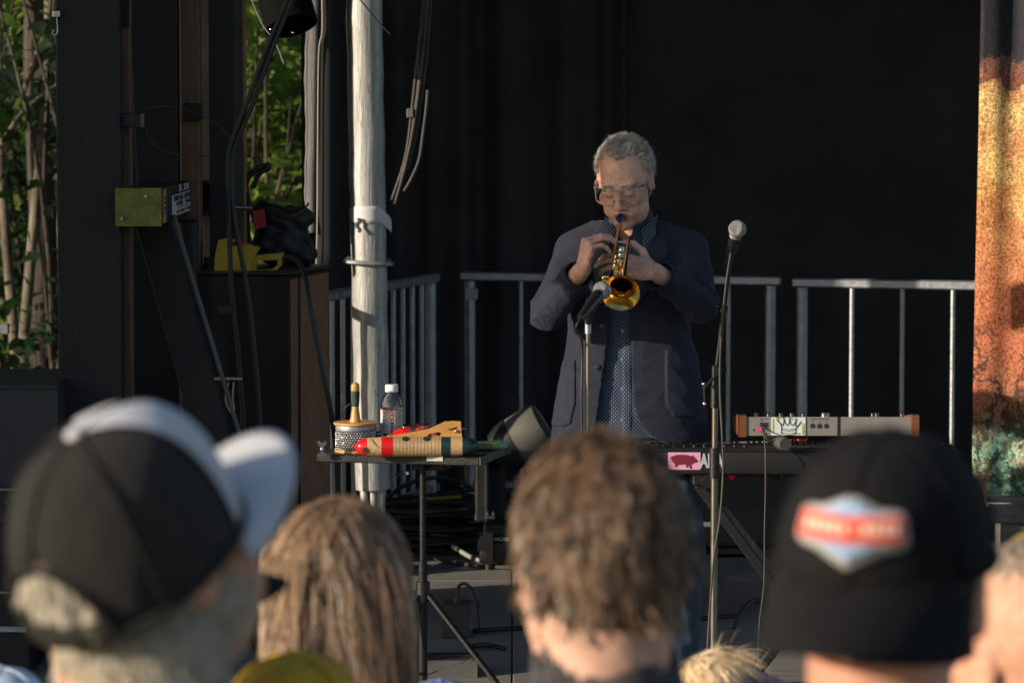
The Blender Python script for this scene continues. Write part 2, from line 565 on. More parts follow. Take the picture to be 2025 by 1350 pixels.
# hair ribbons ------------------------------------------------------
def hair(name, parent, m, O, R, rootfn, n, length, steps, width, lift=.012, wave=.004, wfreq=60., clumps=300, spread=.012,
         flow=(0, .35, -1), grav=0.25, seed=1, rad_e=(.077, .097, .089), cen=(0, .012, .036), jitter=.3, s=1.0, body=None, midx=None, out=0.0, world=False, flyp=.35):
    g = np.random.default_rng(seed)
    O = np.array(O); R = np.array(R)
    E = np.array(rad_e) * s; C = np.array(cen) * s
    def rnd_dir(k):
        out_ = []
        c = 0
        while c < k:
            u = g.normal(size=(k * 3, 3)); u /= np.linalg.norm(u, axis=1)[:, None]
            u = u[rootfn(u)]
            out_.append(u); c += len(u)
        return np.concatenate(out_)[:k]
    cu = rnd_dir(clumps)
    cph = g.uniform(0, 6.28, clumps); camp = g.uniform(.4, 1.3, clumps); clen = g.uniform(.75, 1.15, clumps)
    cfl = g.normal(0, jitter, (clumps, 3)); clift = g.uniform(.2, 1.5, clumps)
    su = rnd_dir(n)
    # nearest clump
    ci = np.argmax(su @ cu.T, axis=1)
    p = C + su * E
    pc = C + cu * E
    F0 = np.array(flow, float)
    L = length * clen[ci] * g.uniform(.85, 1.1, n)
    Lc = length * clen
    fly = g.random(n) < flyp
    fph = g.uniform(0, 6.28, n)
    flyfl = g.normal(0, jitter * .6, (n, 3)) * fly[:, None]
    P = [p.copy()]
    step = L / steps; stepc = Lc / steps
    fl = F0 + cfl
    gv = np.array((0, 0, -1.0)) @ R   # world down in head frame
    def adv(p, st, fl, lf, i):
        nrm = (p - C) / E ** 2; nrm /= np.linalg.norm(nrm, axis=1)[:, None]
        d = fl + gv * grav * (i + 1) + nrm * (out if i < 2 else out * .3)
        inside = np.linalg.norm((p - C) / E, axis=1) < 1.25
        dt = d - nrm * np.sum(d * nrm, 1)[:, None] * np.where(np.sum(d * nrm, 1) < 0, 1, 0)[:, None] * inside[:, None]
        dt /= np.linalg.norm(dt, axis=1)[:, None] + 1e-9
        q = p + dt * st[:, None]
        # keep outside the skull
        off = 1 + (lf * np.sin(min(1, (i + 1) / steps * 1.3) * 1.9) / E.mean())
        rr = np.linalg.norm((q - C) / E, axis=1)
        sc_ = np.where(rr < off, off / rr, 1)
        q = C + (q - C) * sc_[:, None]
        if body is not None:
            q = body(q)
        return q
    for i in range(steps):
        pc2 = adv(pc, stepc, fl, lift * clift, i)
        p2 = adv(p, step, fl[ci] + flyfl, lift * clift[ci] * g.uniform(.6, 1.1, n), i)
        # clumping towards the guide
        t = (i + 1) / steps
        tgt = pc2[ci]
        dvec = p2 - tgt
        dist = np.linalg.norm(dvec, axis=1)
        keep = np.minimum(1, (spread * (1.2 - t) + .001) / (dist + 1e-6))
        p2 = tgt + dvec * (1 - np.where(fly, .12, .75) * t * (1 - keep))[:, None]
        nrm = (p2 - C) / E ** 2; nrm /= np.linalg.norm(nrm, axis=1)[:, None]
        side = np.cross(nrm, fl[ci]); side /= np.linalg.norm(side, axis=1)[:, None] + 1e-9
        wv = np.sin(np.where(fly, fph, cph[ci]) + wfreq * t * L) * camp[ci] * wave * t
        P.append(p2 + side * wv[:, None] + nrm * (np.abs(np.cos(cph[ci] * 1.7 + wfreq * t * L)) * wave * .8 * t)[:, None])
        p, pc = p2, pc2
    P = np.stack(P, 1)                      # n, steps+1, 3
    Tn = np.gradient(P, axis=1); Tn /= np.linalg.norm(Tn, axis=2)[:, :, None] + 1e-9
    Nn = (P - C); Nn /= np.linalg.norm(Nn, axis=2)[:, :, None] + 1e-9
    S_ = np.cross(Tn, Nn); S_ /= np.linalg.norm(S_, axis=2)[:, :, None] + 1e-9
    tw = g.uniform(-.9, .9, n)[:, None, None]
    S_ = S_ * np.cos(tw) + Nn * np.sin(tw)
    wd = width * np.linspace(1, .35, steps + 1)[None, :, None] * g.uniform(.6, 1.3, n)[:, None, None]
    V = np.stack([P - S_ * wd / 2, P + S_ * wd / 2], 2).reshape(-1, 3)
    V = O + V @ R.T
    k = steps + 1
    b = (np.arange(n) * k * 2)[:, None] + (np.arange(steps) * 2)[None, :]
    F = np.stack([b, b + 1, b + 3, b + 2], 2).reshape(-1, 4)
    mi = None
    if midx is not None:
        mi = np.repeat(midx(su).astype(int), steps)
    return npmesh(name, V, F, m, parent, world=world, smooth=180, midx=mi)

# ================================================================== materials
BLACKMETAL = mat('black_painted_steel', (.008, .0095, .012), .55, 0, .3, 6, .15, 120, rvary=.1, spec=.35)
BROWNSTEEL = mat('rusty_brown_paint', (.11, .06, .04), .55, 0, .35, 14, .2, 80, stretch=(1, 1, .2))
BLACKPLASTIC = mat('black_plastic', (.009, .009, .010), .45, 0, .25, 20, .1, 200)
BLACKCLOTH = mat('black_drape', (.042, .042, .045), .95, 0, .25, 3, .2, 300, spec=.1)
RUBBER = mat('black_rubber_cable', (.018, .018, .018), .5, 0, .2, 30)
GREYRUBBER = mat('dusty_cable', (.05, .048, .045), .65, 0, .3, 25)
GALV = mat('galvanised_steel', (.33, .35, .39), .48, .75, .25, 18, .12, 60, rvary=.12)
CHROME = mat('chrome', (.75, .76, .78), .14, 1, .08, 20)
DARKCHROME = mat('dark_chrome', (.25, .25, .27), .2, 1, .1, 20)
GREYPANEL = mat('grey_panel', (.16, .155, .145), .5, 0, .12, 30, .08, 300)
WHITEP = mat('white_plastic', (.78, .78, .78), .4, 0, .06, 10)
WHITEINK = mat('white_print', (.65, .66, .68), .6, 0, .1, 40)
BLACKINK = mat('black_print', (.02, .02, .022), .6, 0, .1, 40)

# add dark scratches and smudges
def scratch(m, dark, scale, thr, stretch):
    nt = m.node_tree; p = nt.nodes['Principled BSDF']
    src = p.inputs['Base Color'].links[0].from_socket
    tc = nd(nt, 'ShaderNodeTexCoord'); mp = nd(nt, 'ShaderNodeMapping'); mp.inputs['Scale'].default_value = stretch
    nt.links.new(tc.outputs['Object'], mp.inputs[0])
    z = nd(nt, 'ShaderNodeTexNoise'); z.inputs['Scale'].default_value = scale; z.inputs['Detail'].default_value = 8; z.inputs['Roughness'].default_value = .75
    nt.links.new(mp.outputs[0], z.inputs['Vector'])
    cr = nd(nt, 'ShaderNodeValToRGB'); cr.color_ramp.elements[0].position = thr; cr.color_ramp.elements[1].position = thr + .1
    nt.links.new(z.outputs[0], cr.inputs[0])
    mx = nd(nt, 'ShaderNodeMix', data_type='RGBA')
    nt.links.new(cr.outputs[0], mx.inputs[0])
    nt.links.new(src, mx.inputs[6]); mx.inputs[7].default_value = (*dark, 1)
    nt.links.new(mx.outputs[2], p.inputs['Base Color'])
scratch(BLACKMETAL, (.035, .036, .038), 30, .60, (3, 3, .35))
scratch(BROWNSTEEL, (.03, .02, .016), 20, .56, (3, 3, .5))
# ================================================================== setting
# ground
g_m = mat('dry_grass_ground', (.07, .075, .035), .95, 0, .45, 3, .6, 30)
gnd = MB()
gnd.grid(40, 40, lambda u, v: ((u - .5) * 400, -60 + v * 400, GROUND - .004 + (.0 if abs(u - .5) < .05 else .15 * math.sin(u * 40) * math.sin(v * 31))))
tag(gnd.build('ground', g_m, None), kind='structure')

# stage floor: frame below, plywood panels on top, each its own piece
deck_m = mat('dark_plywood', (.19, .183, .178), .62, 0, .35, 5, .25, 40, stretch=(.6, 9, 1), rvary=.12)
fl = MB().box((0, 12.0, -.105), (12, 6.9, .18), bev=.004)
stage = tag(fl.build('stage_floor', BLACKMETAL, None), kind='structure')
PW, PD = 1.22, 1.14
for i in range(-5, 5):
    for j in range(6):
        cx = i * PW + PW / 2; cy = 8.56 + j * PD + PD / 2
        p = MB().box((cx, cy, -.008), (PW - .006, PD - .006, .016), bev=.002).build('panel', deck_m, stage)

# ---- black stage drapes
def drape(name, label, x0, y0, x1, y1, z0, z1, amp, nf, seed, m=BLACKCLOTH):
    r = np.random.default_rng(seed)
    ph = r.uniform(0, 6.28, 6); fr = nf * r.uniform(.6, 1.7, 6); am = r.uniform(.3, 1, 6)
    d = Vector((x1 - x0, y1 - y0, 0)); n = Vector((-d.y, d.x, 0)).normalized()
    def fn(u, v):
        o = sum(am[i] * math.sin(ph[i] + 6.28 * fr[i] * u + .7 * (1 - v) * math.sin(ph[i] * 3)) for i in range(6)) / 2.2
        o *= amp * (.55 + .45 * (1 - v))
        return Vector((x0, y0, 0)) + d * u + n * o + Vector((0, 0, z0 + (z1 - z0) * v))
    b = MB(); b.grid(int(120 * max(.5, d.length / 2)), 24, fn)
    o = b.build(name, m, None, smooth=180, solid=.004)
    return tag(o, label, 'curtain', 'black stage drapes')
drape('stage_curtain', 'black drape with soft folds hanging behind the percussion table and the grey mast', -.93, 15.35, .5, 15.45, .01, 4.6, .05, 7, 3)
drape('stage_curtain', 'wide flat black backdrop hanging behind the trumpet player and keyboards', .47, 15.52, 4.2, 15.52, .01, 4.6, .018, 5, 4)

drape('stage_curtain', 'added black side drape, unseen in the left wing, shading the barriers and backdrop', -2.7, 12.62, -2.6, 15.8, .01, 4.6, .03, 6, 9)  # added out of view to keep the sun off the back barriers and drapes

# ---- stage roof overhead and loudspeakers added beside it (all out of the picture, they shade the stage)
rf = thing('stage_roof', 'black roof canopy over the stage, above the picture', 'roof', (0, 12.5, 4.6))
MB().box((0, 12.4, 4.72), (12.4, 7.2, .1), bev=.01).build('canopy', BLACKCLOTH, rf)
for yy in (9.4, 12.4, 15.6):
    MB().tube([(-6, yy, 4.62), (6, yy, 4.62)], .03, 8).build('truss_pipe', BLACKMETAL, rf)
pa = thing('added_shade_stack', 'added black loudspeaker stack, unseen left of the stage, shading the stage structure', 'loudspeaker', (-3.4, 10.5, 0))  # added out of view to block the sun from posts, cabinet and deck
for k in range(4):
    c = MB().box((-3.4, 10.5, .55 + k * 1.02), (.8, 1.5, 1.0), bev=.02).build('cabinet', BLACKPLASTIC, pa)
    MB().box((-3.4, 9.74, .55 + k * 1.02), (.7, .02, .9), bev=.004).build('grille', BLACKMETAL, pa)
ps_ = thing('added_shade_speaker', 'added loudspeaker on a pole, unseen left of the stage front, shading the trumpet player', 'loudspeaker', (-2.6, 8.88, GROUND))  # added out of view to keep the sun off the player's face and shoulder
MB().box((-2.6, 8.83, 2.45), (.32, .46, .62), bev=.02).build('cabinet', BLACKPLASTIC, ps_)
MB().box((-2.6, 8.596, 2.45), (.28, .012, .56), bev=.003).build('grille', BLACKMETAL, ps_)
MB().tube([(-2.6, 8.88, 2.15), (-2.6, 8.88, GROUND + .02)], .018, 10).build('pole', BLACKMETAL, ps_)
for a in (.4, 2.5, 4.6):
    MB().tube([(-2.6, 8.88, .55), (-2.6 + .5 * math.cos(a), 8.88 + .5 * math.sin(a), GROUND + .012)], .012, 8).build('leg', BLACKMETAL, ps_)

# ================================================================== trees
bark_d = mat('dark_bark', (.045, .036, .03), .9, 0, .75, 5, .8, 25, stretch=(3, 3, .5))
bark_l = mat('pale_bark', (.11, .09, .07), .9, 0, .8, 4, .7, 25, stretch=(2, 2, .6))
def leafmat(name, c1, c2):
    m = mat(name, c1, .55, 0, .3, 3, island=.5)
    nt = m.node_tree; p = nt.nodes['Principled BSDF']
    tr = nd(nt, 'ShaderNodeBsdfTranslucent'); tr.inputs[0].default_value = (*c2, 1)
    mx = nd(nt, 'ShaderNodeMixShader'); mx.inputs[0].default_value = .4
    out = nt.nodes['Material Output']
    nt.links.new(p.outputs[0], mx.inputs[1]); nt.links.new(tr.outputs[0], mx.inputs[2]); nt.links.new(mx.outputs[0], out.inputs[0])
    return m
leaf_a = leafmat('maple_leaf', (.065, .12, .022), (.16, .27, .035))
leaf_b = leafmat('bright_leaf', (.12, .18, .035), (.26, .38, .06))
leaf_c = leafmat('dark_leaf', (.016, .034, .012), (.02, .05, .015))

def leaves(name, centers, size, m, parent, seed, droop=.4):
    """lobed leaves, folded along the midrib; centers (n,3)"""
    g = np.random.default_rng(seed)
    n = len(centers)
    base = np.array([(0, 0, 0), (.28, .10, .05), (.5, .42, .02), (.24, .5, .04), (.18, .78, .02), (0, 1.05, -.06), (-.18, .78, .02), (-.24, .5, .04), (-.5, .42, .02), (-.28, .10, .05), (0, .5, -.03)])
    a = g.uniform(0, 6.28, n); tilt = g.normal(-droop, .6, n); rl = g.normal(0, .6, n)
    s = size * g.uniform(.4, 1.5, n)
    ca, sa, ct, st, cr, sr = np.cos(a), np.sin(a), np.cos(tilt), np.sin(tilt), np.cos(rl), np.sin(rl)
    B = base[None] * s[:, None, None]
    x, y, z = B[..., 0], B[..., 1], B[..., 2]
    x, z = x * cr[:, None] + z * sr[:, None], -x * sr[:, None] + z * cr[:, None]
    y, z = y * ct[:, None] - z * st[:, None], y * st[:, None] + z * ct[:, None]
    x, y = x * ca[:, None] - y * sa[:, None], x * sa[:, None] + y * ca[:, None]
    V = (np.stack([x, y, z], 2) + centers[:, None, :]).reshape(-1, 3)
    o = (np.arange(n) * 11)[:, None]
    tri = np.array([(10, i, (i + 1) % 10) for i in range(10)])
    F = (o[:, :, None] + tri[None]).reshape(-1, 3)
    return npmesh(name, V, F, m, parent, world=True, smooth=0)

def tree(name, label, x, y, h, r, lean, barkm, leafm, crown, nl, size, seed, low=.25, tr_pts=None, nlimb=10, z0=GROUND):
    g = np.random.default_rng(seed)
    t = thing(name, label, 'tree', (x, y, z0), 'trees behind the stage')
    top = Vector((x + lean[0], y + lean[1], z0 + h))
    b = Vector((x, y, z0 - .1))
    pts = []
    for i in range(9):
        u = i / 8
        pts.append(b.lerp(top, u) + Vector((g.normal(0, .03), g.normal(0, .03), 0)) * h * .12)
    if tr_pts: pts = [Vector(p) for p in tr_pts]
    tb = MB(); sp = spline(pts, 4)
    tb.tube(sp, [r * (1.35 - u * 1.1) if u < .12 else r * (1.2 - u) for u in np.linspace(0, .98, len(sp))], 12)
    limbs = []
    for k in range(nlimb):
        u = g.uniform(low, .95)
        p0 = sp[int(u * (len(sp) - 1))]
        a = g.uniform(0, 6.28); L = crown * g.uniform(.5, 1.05) * (1.1 - .5 * u)
        p2 = p0 + Vector((math.cos(a) * L, math.sin(a) * L, L * g.uniform(-.1, .6)))
        p1 = p0.lerp(p2, .5) + Vector((0, 0, L * .12))
        lp = spline([p0, p1, p2], 5)
        tb.tube(lp, [r * .35 * (1 - .9 * q) * (1.1 - u * .6) + .004 for q in np.linspace(0, 1, len(lp))], 6)
        limbs.append(lp)
    tb.build('trunk', barkm, t, smooth=60)
    C = []
    per = max(1, nl // max(1, len(limbs)))
    for lp in limbs:
        q = g.uniform(.25, 1, per)
        idx = (q * (len(lp) - 1)).astype(int)
        base = np.array([lp[i][:] for i in idx])
        cl = base[g.integers(0, per, max(4, per // 25))]           # twig clumps
        ctr = cl[g.integers(0, len(cl), per)] * .65 + base * .35
        C.append(ctr + g.normal(0, crown * .11, (per, 3)) * np.array((1, 1, .8)))
    leaves('crown', np.concatenate(C), size, leafm, t, seed)
    return t

# trees that show in the two gaps of the stage structure
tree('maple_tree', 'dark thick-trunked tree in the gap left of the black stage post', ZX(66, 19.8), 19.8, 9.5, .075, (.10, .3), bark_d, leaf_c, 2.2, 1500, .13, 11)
tree('maple_tree', 'pale leaning trunk with sunlit bark beside the black stage post', ZX(98, 20.2), 20.2, 8.5, .05, (.35, .2), bark_l, leaf_a, 1.7, 900, .12, 12)
T_sap = tree('maple_tree', 'slim pale sapling at the far left edge of the picture', ZX(14, 19.2), 19.2, 6.0, .03, (.45, .5), bark_l, leaf_a, 1.3, 700, .12, 13)
tree('maple_tree', 'thin pale trunk between the dark trunk and the left edge', ZX(38, 19.6), 19.6, 7.0, .028, (-.25, .3), bark_l, leaf_a, 1.2, 300, .09, 17, nlimb=7)
tree('maple_tree', 'thin crooked trunk right against the black post at far left', ZX(104, 20.6), 20.6, 7.5, .034, (-.2, .3), bark_l, leaf_a, 1.3, 300, .09, 18, nlimb=7)
T_mast = tree('maple_tree', 'broad-leaved maple showing between the stage mast and the black drape', ZX(575, 22.5), 22.5, 8.0, .10, (.3, .4), bark_d, leaf_a, 2.4, 3600, .15, 14, low=.15, nlimb=16)
tree('drooping_tree', 'light green drooping tree in the top left corner', ZX(-15, 25), 25, 9.0, .14, (.2, .2), bark_d, leaf_b, 2.6, 4200, .15, 15, low=.3, nlimb=20)
tree('maple_tree', 'leafy tree deep behind the gap beside the stage mast', ZX(500, 26.5), 26.5, 9.5, .15, (-.3, .3), bark_d, leaf_a, 2.8, 3600, .16, 16, low=.15, nlimb=18)
# low leafy shrubs growing right behind the gaps
def shrub(label, px0, px1, Y, z1, n, size, m, seed):
    g = np.random.default_rng(seed)
    x0, x1 = ZX(px0, Y), ZX(px1, Y)
    t = thing('leafy_shrub', label, 'shrub', ((x0 + x1) / 2, Y, GROUND), 'shrubs behind the stage')
    st_ = MB()
    cl_ = []
    for k in range(9):
        b0 = Vector((g.uniform(x0, x1), Y + g.normal(0, .15), GROUND - .05)); top_ = Vector((b0.x + g.normal(0, .35), b0.y + g.normal(0, .3), GROUND + z1 * g.uniform(.6, 1)))
        mid = b0.lerp(top_, .5) + Vector((g.normal(0, .15), g.normal(0, .15), 0))
        sp = spline([b0, mid, top_], 8); st_.tube(sp, [.022, .004], 6); cl_.append(np.array([p[:] for p in sp]))
    tag(st_.build('stems', bark_d, t, smooth=60), kind='stuff')
    P_ = np.concatenate(cl_)
    tw = P_[g.integers(0, len(P_), n // 14)] + g.normal(0, .22, (n // 14, 3))
    c_ = tw[g.integers(0, len(tw), n)] + g.normal(0, .10, (n, 3)); c_[:, 2] = np.maximum(c_[:, 2], GROUND + .1)
    leaves('foliage', c_, size, m, t, seed)
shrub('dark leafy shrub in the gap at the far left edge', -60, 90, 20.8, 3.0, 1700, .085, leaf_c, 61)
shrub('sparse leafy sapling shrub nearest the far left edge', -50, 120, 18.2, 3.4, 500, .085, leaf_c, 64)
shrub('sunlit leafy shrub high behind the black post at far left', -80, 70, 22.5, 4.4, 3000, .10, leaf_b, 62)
shrub('leafy shrub filling the gap between mast and drape', 470, 640, 20.0, 3.4, 3000, .09, leaf_a, 63)
shrub('bright yellow-green shrub among the leaves between mast and drape', 480, 650, 19.2, 3.3, 600, .11, leaf_b, 65)
# far wood: one dark leafy mass
def wood():
    g = np.random.default_rng(5)
    n = 26000
    X = g.uniform(-16, 8, n); Yv = g.uniform(29, 36, n)
    Zt = 9 + 1.5 * np.sin(X * .9) + 1.2 * np.sin(X * 2.1 + 1)
    Z = GROUND + g.uniform(0, 1, n) ** .9 * Zt
    # gather into clumps
    c = np.stack([X, Yv, Z], 1)
    k = c[g.integers(0, n, 900)]
    P = k[g.integers(0, 900, n)] + g.normal(0, .45, (n, 3))
    P[:, 2] = np.maximum(P[:, 2], GROUND + .05)
    return P
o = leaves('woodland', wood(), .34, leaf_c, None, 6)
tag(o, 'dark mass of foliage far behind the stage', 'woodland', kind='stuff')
def limb(t, pts, r, m):
    return MB().tube(pts, [r, r * .5], 8, sm=6).build('limb', m, t)
limb(T_mast, [W(478, 326, 20.5), W(520, 300, 20.5), W(560, 285, 20.5), W(612, 258, 20.5), W(720, 230, 20.9), W(640, 200, 22.4)], .014, bark_l)
limb(T_sap, [W(-60, 340, 18.6), W(0, 288, 18.6), W(35, 235, 18.6), W(70, 200, 18.7), W(118, 165, 18.8), W(180, 120, 18.9)], .018, bark_l)
limb(T_sap, [W(12, 300, 19.2), W(62, 135, 18.9), W(80, 90, 18.9), W(95, 40, 18.9), W(102, -20, 18.9)], .017, bark_l)

# ================================================================== stage structure on the left
def slab(px0, px1, Y, depth, z0, z1, bev=.004, py=600):
    x0, x1 = ZX(px0, Y), ZX(px1, Y)
    return MB().box(((x0 + x1) / 2, Y + depth / 2, (z0 + z1) / 2), (x1 - x0, depth, z1 - z0), bev=bev)

post = thing('stage_corner_post', 'broad black steel corner post of the stage at left, with a latch', 'post', (ZX(176, 11.2), 11.2, 0))
slab(113, 238, 11.18, .10, 0, 4.6, .006).build('column', BLACKMETAL, post)
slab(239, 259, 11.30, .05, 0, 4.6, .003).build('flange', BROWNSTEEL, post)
slab(262, 352, 11.9, .02, 0, 4.6, .002).build('web', BLACKMETAL, post)
lt = MB(); a = W(112, 28, 11.17)
lt.box(a, (.024, .03, .026), bev=.004)
lt.tube([a + Vector((.002, -.012, -.01)), a + Vector((.004, -.014, -.06)), a + Vector((-.012, -.014, -.065)), a + Vector((-.008, -.012, -.05))], .0025, 6, sm=4)
lt.build('latch', DARKCHROME, post)
br = MB(); a = W(262, 238, 11.24); br.box(a, (.075, .05, .045), bev=.003); br.build('bracket', BLACKMETAL, post)
a = W(281, 238, 11.212); MB().box(a, (.012, .01, .044), bev=.001).build('bracket_edge', BROWNSTEEL, post)
MB().beam(W(250, 0, 11.29), W(250, 55, 11.29), .012, .018).build('hinge', BLACKMETAL, post)

rp = thing('stage_rear_post', 'brown-faced steel post behind the yellow-ended beam', 'post', (ZX(375, 12.1), 12.1, 0))
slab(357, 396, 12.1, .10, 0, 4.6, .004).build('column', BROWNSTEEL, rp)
slab(340, 356, 12.14, .06, 0, 4.6, .003).build('flange', BLACKMETAL, rp)
slab(270, 334, 12.4, .03, 1.88, 2.06, .003).build('cross_plate', mat('dark_brown_plate', (.03, .025, .02), .7, 0, .3, 8), rp)
MB().box(W(380, 222, 12.08), (.07, .03, .06), bev=.003).build('bracket', BLACKMETAL, rp)

ms = thing('stage_lift_mast', 'dark round-cornered lift mast with a thin brown edge, right of the posts', 'post', (ZX(442, 12.25), 12.25, 0))
slab(398, 480, 12.25, .14, 0, 4.6, .03).build('column', BLACKMETAL, ms)
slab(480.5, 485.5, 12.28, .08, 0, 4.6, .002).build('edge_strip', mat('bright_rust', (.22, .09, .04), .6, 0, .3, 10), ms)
MB().tube([W(465, 296 + 115, 12.2), W(500, 412, 12.2)], .008, 8).build('hinge_pin', DARKCHROME, ms)

bm_ = thing('outrigger_beam', 'long steel outrigger beam with a yellow square end plate and white label', 'beam', W(272, 447, 11.1))
x0, x1 = ZX(229, 11.1), ZX(317, 11.1)
zt, zb = W(272, 373, 11.1).z, W(272, 447, 11.1).z
MB().box(((x0 + x1) / 2, 11.85, (zt + zb) / 2), (x1 - x0, 1.45, zt - zb), bev=.004).build('beam', BLACKMETAL, bm_)
MB().box(((x0 + x1) / 2, 11.115, (zt + zb) / 2), (x1 - x0 + .006, .016, zt - zb + .004), bev=.002).build('end_plate', mat('chipped_yellow_green', (.13, .14, .018), .6, 0, .4, 22, .3, 90), bm_)
for px_, py_ in ((288, 388), (241, 432)):
    a = W(px_, py_, 11.1)
    MB().lathe([(.0, .006), (.006, .006), (.007, 0), (.007, -.006)], 10, frame_m(a + Vector((0, -.001, 0)), z=(0, -1, 0))).build('bolt', DARKCHROME, bm_)
xs = x1 + .001
orange = mat('orange_sticker', (.42, .2, .06), .6, 0, .25, 40)
hgt = zt - zb
st = MB().box((xs + .001, 11.22, zb + hgt * .5), (.002, .10, hgt * .9)).build('sticker', orange, bm_)
for k, q in enumerate((.72, .58, .44)):
    MB().box((xs + .0026, 11.22, zb + hgt * q), (.001, .06, .009)).build('print', BLACKINK, bm_)
MB().box((xs + .0026, 11.22, zb + hgt * .33), (.001, .08, .014)).build('print', mat('blue_print', (.05, .14, .35), .6), bm_)
SIDE = Matrix(((0, 0, 1), (1, 0, 0), (0, 1, 0))).to_4x4()       # text on a plane facing +X, reading away from the camera
MB().box((xs + .001, 11.86, zb + hgt * .42), (.002, .78, hgt * .58)).build('label_plate', mat('dull_white_label', (.5, .52, .55), .6, 0, .1, 20), bm_)
def side_text(b, s, y, z, m, sx):
    text(b, s, m, bm_, Matrix.Translation((xs + .0032, y, z)) @ SIDE, sx=sx)
side_text('SL 320', .032, 11.86, zb + hgt * .86, WHITEINK, 4.2)
side_text('MOBILE STAGE  SCENE MOBILE', .026, 11.86, zb + hgt * .60, BLACKINK, 1.9)
side_text('MOBILE   STAGE', .022, 11.86, zb + hgt * .44, BLACKINK, 3.3)
side_text('LOCATION  VENTE', .014, 11.86, zb + hgt * .22, BLACKINK, 4.2)
MB().box((xs + .0032, 11.86, zb + hgt * .33), (.001, .4, .003)).build('print', BLACKINK, bm_)

brc = thing('diagonal_brace', 'wide black diagonal brace plate leaning below the yellow-ended beam', 'brace', W(420, 900, 11.5))
MB().beam(W(302, 430, 11.5), W(302, 430, 11.5).lerp(W(450, 960, 11.5), 1.60), .09, .12, up=(1, 0, .2), bev=.006).build('plate', BLACKMETAL, brc)
MB().beam(W(343, 425, 11.44), W(343, 425, 11.44).lerp(W(487, 900, 11.44), 1.72), .03, .014, up=(1, 0, .2), bev=.003).build('lit_edge', mat('lit_black_edge', (.05, .06, .075), .4, .3, .3, 30), brc)  # lighter rib stands in for the light along the brace's right edge
MB().box(W(445, 612, 11.46), (.05, .02, .03), bev=.003).build('lug', BLACKMETAL, brc)
MB().beam(W(424, 748, 11.45), W(480, 748, 11.45), .02, .008).build('lug', DARKCHROME, brc)
for q in (0, 1):
    MB().tube([W(452 + 10 * q, 755, 11.44), W(446 + 14 * q, 790, 11.44), W(456 + 6 * q, 815, 11.44)], .005, 6, sm=4).build('shackle', DARKCHROME, brc)
jk = thing('hydraulic_jack', 'dark cylindrical jack barrel under the label end of the beam', 'jack', W(375, 700, 11.85))
MB().lathe([(.034, 0), (.034, .62), (.038, .62), (.038, .66), (.03, .67)], 20, Matrix.Translation(W(374, 820, 11.85))).build('barrel', BLACKMETAL, jk)

# equipment cabinet
cab_c = Vector((-.773, 12.0, 0)); ux = Vector((-.976, .215, 0)); uy = Vector((.215, .976, 0))
cab = thing('equipment_cabinet', 'tall black equipment cabinet with brown light painted on its right side', 'cabinet', cab_c + ux * .19 + uy * .25)
zc = W(570, 544, 12.0).z
cm = frame_m(cab_c + ux * .19 + uy * .256, x=-ux, z=(0, 0, 1))
MB().box((0, 0, zc / 2), (.38, .51, zc), cm, bev=.006).build('body', BLACKMETAL, cab)
MB().box((.1925, 0, zc / 2), (.004, .49, zc - .03), cm, bev=.001).build('side_panel', mat('brown_lit_cabinet_side', (.20, .105, .068), .6, 0, .3, 14, .2, 80), cab)  # the brown light on this side is put into its colour
MB().box((0, 0, zc + .006), (.40, .53, .012), cm, bev=.004).build('lid', mat('worn_dark_lid', (.03, .032, .036), .45, 0, .3, 20), cab)
MB().tube([cm @ Vector((.197, -.15, zc - .01)), cm @ Vector((.199, -.16, zc * .5)), cm @ Vector((.198, -.165, .05))], .004, 6, sm=4).build('seam', BLACKMETAL, cab)
ztop = zc + .012

# yellow hand controller
yel = mat('yellow_plastic', (.42, .29, .012), .45, 0, .15, 20, .1, 90)
yc = thing('yellow_controller', 'bright yellow hand-held control unit with loop handle on the black cabinet', 'controller', W(490, 536, 12.1))
def pxs(pts, Y): return [(W(a, b, Y).x, W(a, b, Y).z) for a, b in pts]
YM = Matrix.Translation((0, 12.12, 0))
MB().prism(pxs([(425, 537), (428, 500), (434, 474), (452, 470), (515, 490), (505, 505), (497, 538)], 12.12), .09, YM).build('housing', yel, yc)
MB().prism(pxs([(498, 538), (503, 505), (561, 499), (558, 524), (543, 537)], 12.12), .05, YM, holes=[pxs([(507, 533), (510, 515), (550, 513), (550, 523), (538, 532)], 12.12)]).build('handle', yel, yc)
MB().box(W(468, 481, 12.062), (.05, .012, .012), bev=.002).build('recess', BLACKPLASTIC, yc)
MB().box(W(478, 481, 12.055), (.026, .02, .014), bev=.003).build('switch', mat('red_plastic', (.45, .02, .015), .4), yc)
tc_ = MB().tube([W(560, 513, 12.1), W(578, 510, 12.08), W(600, 535, 12.0), W(612, 600, 11.93), W(630, 690, 11.9), W(652, 800, 11.9), W(664, 880, 11.95), W(672, 1000, 12.0), W(700, 1130, 12.1)], .010, 8, sm=8)
tc_.build('cable', RUBBER, yc)
cup = MB().lathe([(.0, 0), (.033, 0), (.031, .006), (.027, .036), (.029, .042), (.024, .042), (.022, .012), (0, .012)], 20, Matrix.Translation((W(419, 532, 12.15).x, 12.15, ztop)))
tag(cup.build('plastic_cup', mat('dark_grey_plastic', (.035, .037, .04), .5), None), 'small dark grey cup on the cabinet left of the yellow unit', 'cup')

